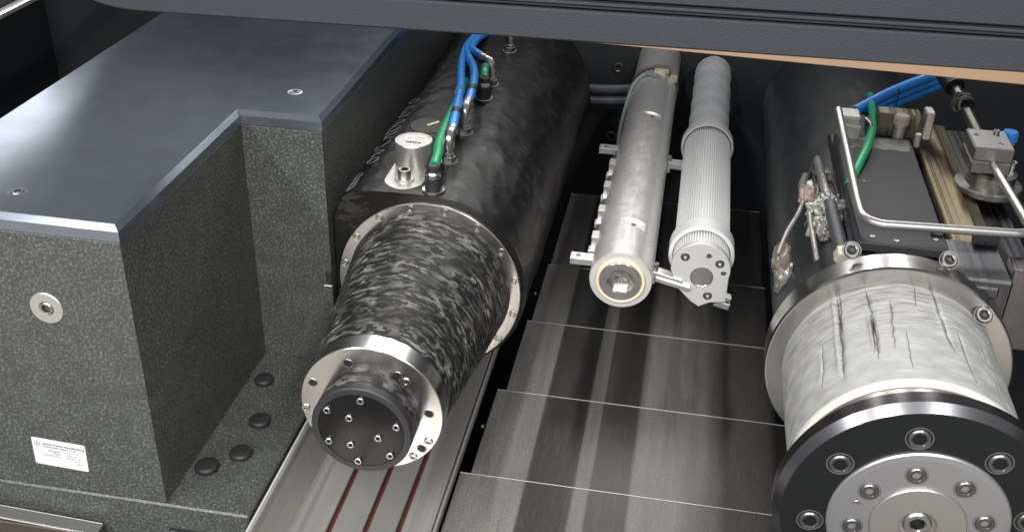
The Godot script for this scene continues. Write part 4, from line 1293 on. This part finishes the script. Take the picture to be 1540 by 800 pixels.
	lv.tube([Vector3(0.026, 0.012, 0.01), Vector3(0.036, 0.010, 0.012), Vector3(0.038, 0.034, 0.008), Vector3(0.028, 0.044, 0.004)], 0.0034, 10, 5)
	part("valve_lever", lv, M.screw, vb)
	# upright fittings
	for q in [[Vector3(0.944, 0.288, -0.72), "upright steel fitting at the far end of the dark cover plate"], [Vector3(1.092, 0.30, -0.66), "steel fitting with blue collar behind the clamp block"]]:
		var uf := thing("hose_fitting", q[1], "fitting", q[0])
		elbow_upright(uf, q[0].x > 1.0)
	var st := Geo.new()
	st.lathe([Vector2(0.005, 0.0), Vector2(0.005, 0.020), Vector2(0.0042, 0.021), Vector2(0.00001, 0.021)], 20)
	tag(part("steel_pin", st, M.satin, self, upward(0.968, 0.300, -0.69)), "short steel pin beside the upright fitting", "pin")
	# clear hoses crossing the dark bay behind the tube
	for k in 2:
		var y := 0.055 - 0.030 * k
		hose("clear_hose", ["upper of two shiny dark hoses across the dark bay", "lower of two shiny dark hoses across the dark bay"][k], [Vector3(0.31, y + 0.010, -1.47), Vector3(0.36, y, -1.47), Vector3(0.42, y + 0.004, -1.46), Vector3(0.50, y + 0.020, -1.45), Vector3(0.58, y + 0.045, -1.48)], 0.010, mat(Color(0.20, 0.205, 0.24), 0.12, 0.3, 0.8), [])
	# cable bound along the left side of the steel tube
	var wg := Geo.new()
	wg.tube([Vector3(0.540, 0.164, -1.28), Vector3(0.512, 0.160, -1.30), Vector3(0.490, 0.142, -1.28), Vector3(0.481, 0.118, -1.22), Vector3(0.478, 0.100, -1.12), Vector3(0.482, 0.092, -1.04)], 0.0042, 10, 6)
	tag(part("grey_cable", wg, mat(Color(0.30, 0.33, 0.34), 0.3), self), "thin grey cable curving round the far end of the steel tube", "cable")
	taped_cables()

func elbow_upright(o: Node3D, blue: bool) -> void:
	var g := Geo.new()
	g.xf = upward(0, 0, 0)
	hex_prism(g, 0.013, 0.0, 0.008)
	g.lathe([Vector2(0.0085, 0.008), Vector2(0.0085, 0.030), Vector2(0.0105, 0.031), Vector2(0.0105, 0.038)], 28)
	part("fitting_body", g, M.satin, o)
	var c := Geo.new()
	c.xf = upward(0, 0, 0)
	c.lathe([Vector2(0.0125, 0.036), Vector2(0.0125, 0.046), Vector2(0.010, 0.050), Vector2(0.00001, 0.050)], 28)
	part("collar", c, M.blue if blue else mat(Color(0.40, 0.30, 0.26), 0.4), o)

func hose(called: String, label: String, pts: Array, r: float, m: Material, sleeves: Array) -> void:
	var base: Vector3 = pts[0]
	var o := thing(called, label, "hose", base)
	var q := []
	for p in pts: q.append(p - base)
	var g := Geo.new()
	g.tube(q, r, 16, 8)
	part("hose_body", g, m, o)
	var L := 0.0
	for i in q.size() - 1:
		var l: float = q[i].distance_to(q[i + 1])
		for s in sleeves:
			if s >= L and s < L + l:
				var d: Vector3 = (q[i + 1] - q[i]) / l
				var c: Vector3 = q[i] + d * (s - L)
				var sg := Geo.new()
				sg.tube([c - d * 0.008, c + d * 0.008], r * 1.16, 16, 1, true, false)
				part("cable_marker", sg, mat(Color(0.10, 0.26, 0.46), 0.15) if s > 0.1 else M.rubber, o)
		for k in 3:
			if m == M.blue and L + k * 0.033 < 0.30 and i % 2 == 0 and l > 0.05:
				var d: Vector3 = (q[i + 1] - q[i]) / l
				var c: Vector3 = q[i] + d * (l * (0.2 + 0.25 * k))
				var mg := Geo.new()
				mg.tube([c - d * 0.0012, c + d * 0.0012], r * 1.03, 14, 1, false, false)
				part("printed_mark", mg, M.ink, o)
		L += l

func taped_cables() -> void:
	var silver := mat(Color(0.26, 0.25, 0.235), 0.34, 0.5)
	silver.normal_enabled = true
	silver.normal_texture = _bump(256, 0.03, 71, 3.0, 3)
	triplanar(silver, 9.0)
	var tan := mat(Color(0.27, 0.21, 0.165), 0.45)
	var o := thing("taped_cable_bundle", "cable bundle wrapped in crumpled silver tape on the side of the right spindle", "cable bundle", Vector3(0.815, 0.270, -0.450))
	o.basis = Basis(Vector3(1.075, 0.0, 0.107), Vector3(0.227, 0.227, -2.27), Vector3(-0.011, 1.095, 0.108))
	var nz := FastNoiseLite.new(); nz.seed = 33; nz.frequency = 30.0; nz.fractal_octaves = 3
	var lump := func(c: Vector3, r: Vector3, amp: float) -> Geo:
		var g := Geo.new()
		g.surf(func(u: float, v: float) -> Vector3:
			var t := TAU * u
			var ph := PI * v
			var d := Vector3(cos(t) * sin(ph), cos(ph), sin(t) * sin(ph))
			return c + d * r * (1.0 + amp * nz.get_noise_3d(d.x * 0.06 + c.x, d.y * 0.06 + c.y, d.z * 0.06 + c.z)), 40, 26, func(_u: float, _v: float) -> Vector3: return c)
		return g
	var strand := func(pts: Array, r: float) -> Geo:
		var g := Geo.new()
		g.tube(pts, func(t: float) -> float: return r * (1.0 + 0.15 * nz.get_noise_1d(t * 0.6 + pts[0].x)), 10, 8)
		return g
	part("silver_strand", strand.call([Vector3(-0.016, 0.095, -0.02), Vector3(-0.010, 0.070, -0.01), Vector3(-0.004, 0.045, 0.0), Vector3(0.004, 0.022, 0.004)], 0.0062), silver, o)
	part("silver_strand", strand.call([Vector3(-0.030, 0.070, -0.02), Vector3(-0.033, 0.050, -0.01), Vector3(-0.030, 0.030, 0.0), Vector3(-0.028, 0.026, 0.0)], 0.0052), silver, o)
	part("silver_strand", strand.call([Vector3(0.012, 0.070, -0.02), Vector3(0.018, 0.045, -0.01), Vector3(0.022, 0.018, 0.0)], 0.0055), silver, o)
	part("silver_strand", strand.call([Vector3(-0.028, 0.026, 0.002), Vector3(-0.034, 0.004, 0.004), Vector3(-0.045, -0.020, 0.004), Vector3(-0.052, -0.042, 0.0)], 0.0030), silver, o)
	part("silver_strand", strand.call([Vector3(-0.022, 0.022, 0.002), Vector3(-0.018, -0.004, 0.006), Vector3(-0.010, -0.030, 0.008), Vector3(-0.004, -0.045, 0.004)], 0.0034), silver, o)
	var rw := RandomNumberGenerator.new(); rw.seed = 12
	var tones := [mat(Color(0.03, 0.03, 0.032), 0.4), silver, mat(Color(0.42, 0.41, 0.39), 0.3), mat(Color(0.03, 0.03, 0.032), 0.4)]
	for k in 14:
		var a := Vector3(-0.012 + rw.randf_range(-0.014, 0.020), 0.062 + rw.randf_range(0.0, 0.030), -0.022)
		var b2 := Vector3(0.002 + rw.randf_range(-0.026, 0.024), rw.randf_range(-0.020, 0.016), 0.006)
		var md := (a + b2) / 2.0 + Vector3(rw.randf_range(-0.010, 0.010), 0, rw.randf_range(0.0, 0.010))
		part("thin_wire", strand.call([a, md, b2], rw.randf_range(0.0014, 0.0030)), tones[k % 4], o)
	for k in 5:
		part("tape_fold", lump.call(Vector3(-0.008 + rw.randf_range(-0.016, 0.018), 0.012 + 0.015 * k, 0.0 - 0.004 * k), Vector3(rw.randf_range(0.006, 0.012), rw.randf_range(0.005, 0.010), 0.007), 0.9), tones[[1, 0, 2, 3, 1][k]], o)
	part("tan_wrap", lump.call(Vector3(-0.026, 0.028, 0.002), Vector3(0.010, 0.009, 0.009), 0.5), tan, o)
	part("tape_knot", lump.call(Vector3(0.006, 0.012, 0.004), Vector3(0.026, 0.013, 0.014), 0.7), silver, o)
	part("tape_knot", lump.call(Vector3(0.003, -0.006, 0.002), Vector3(0.015, 0.012, 0.012), 0.6), silver, o)
	part("tape_knot", lump.call(Vector3(0.030, 0.016, 0.004), Vector3(0.008, 0.008, 0.008), 0.4), mat(Color(0.55, 0.51, 0.45), 0.5), o)
	# dark sleeve that ends in a white hex nut
	var cs := thing("cable_sleeve", "dark rubber cable sleeve ending in a pale hex nut at the drum ring", "cable sleeve", Vector3(0.829, 0.283, -0.345))
	var sg := Geo.new()
	sg.tube([Vector3(-0.006, 0.004, -0.135), Vector3(-0.003, 0.001, -0.07), Vector3(0.0, 0.0, 0.0)], 0.0098, 18, 5)
	part("dark_sleeve", sg, mat(Color(0.04, 0.042, 0.045), 0.5), cs)
	var nt := Geo.new()
	nt.xf = Transform3D(Basis(Vector3(1, 0, 0), 0.12) * Basis(Vector3(0, 0, 1), 0.2), Vector3(0.001, -0.001, 0.006))
	hex_prism(nt, 0.0118, -0.008, 0.012)
	part("hex_nut", nt, mat(Color(0.50, 0.465, 0.41), 0.45, 0.2), cs)
	# crumpled end hanging lower
	var e := thing("taped_cable_end", "lower crumpled tape wrapped cable end hanging by the drum ring", "cable end", Vector3(0.766, 0.214, -0.405))
	part("tape_wrap", lump.call(Vector3(-0.006, 0.016, 0.0), Vector3(0.013, 0.026, 0.013), 0.3), mat(Color(0.22, 0.19, 0.165), 0.35, 0.3), e)
	part("tape_wrap", lump.call(Vector3(0.002, -0.012, 0.004), Vector3(0.014, 0.026, 0.013), 0.35), silver, e)
	part("tape_tip", lump.call(Vector3(0.010, -0.036, 0.004), Vector3(0.008, 0.010, 0.007), 0.5), silver, e)
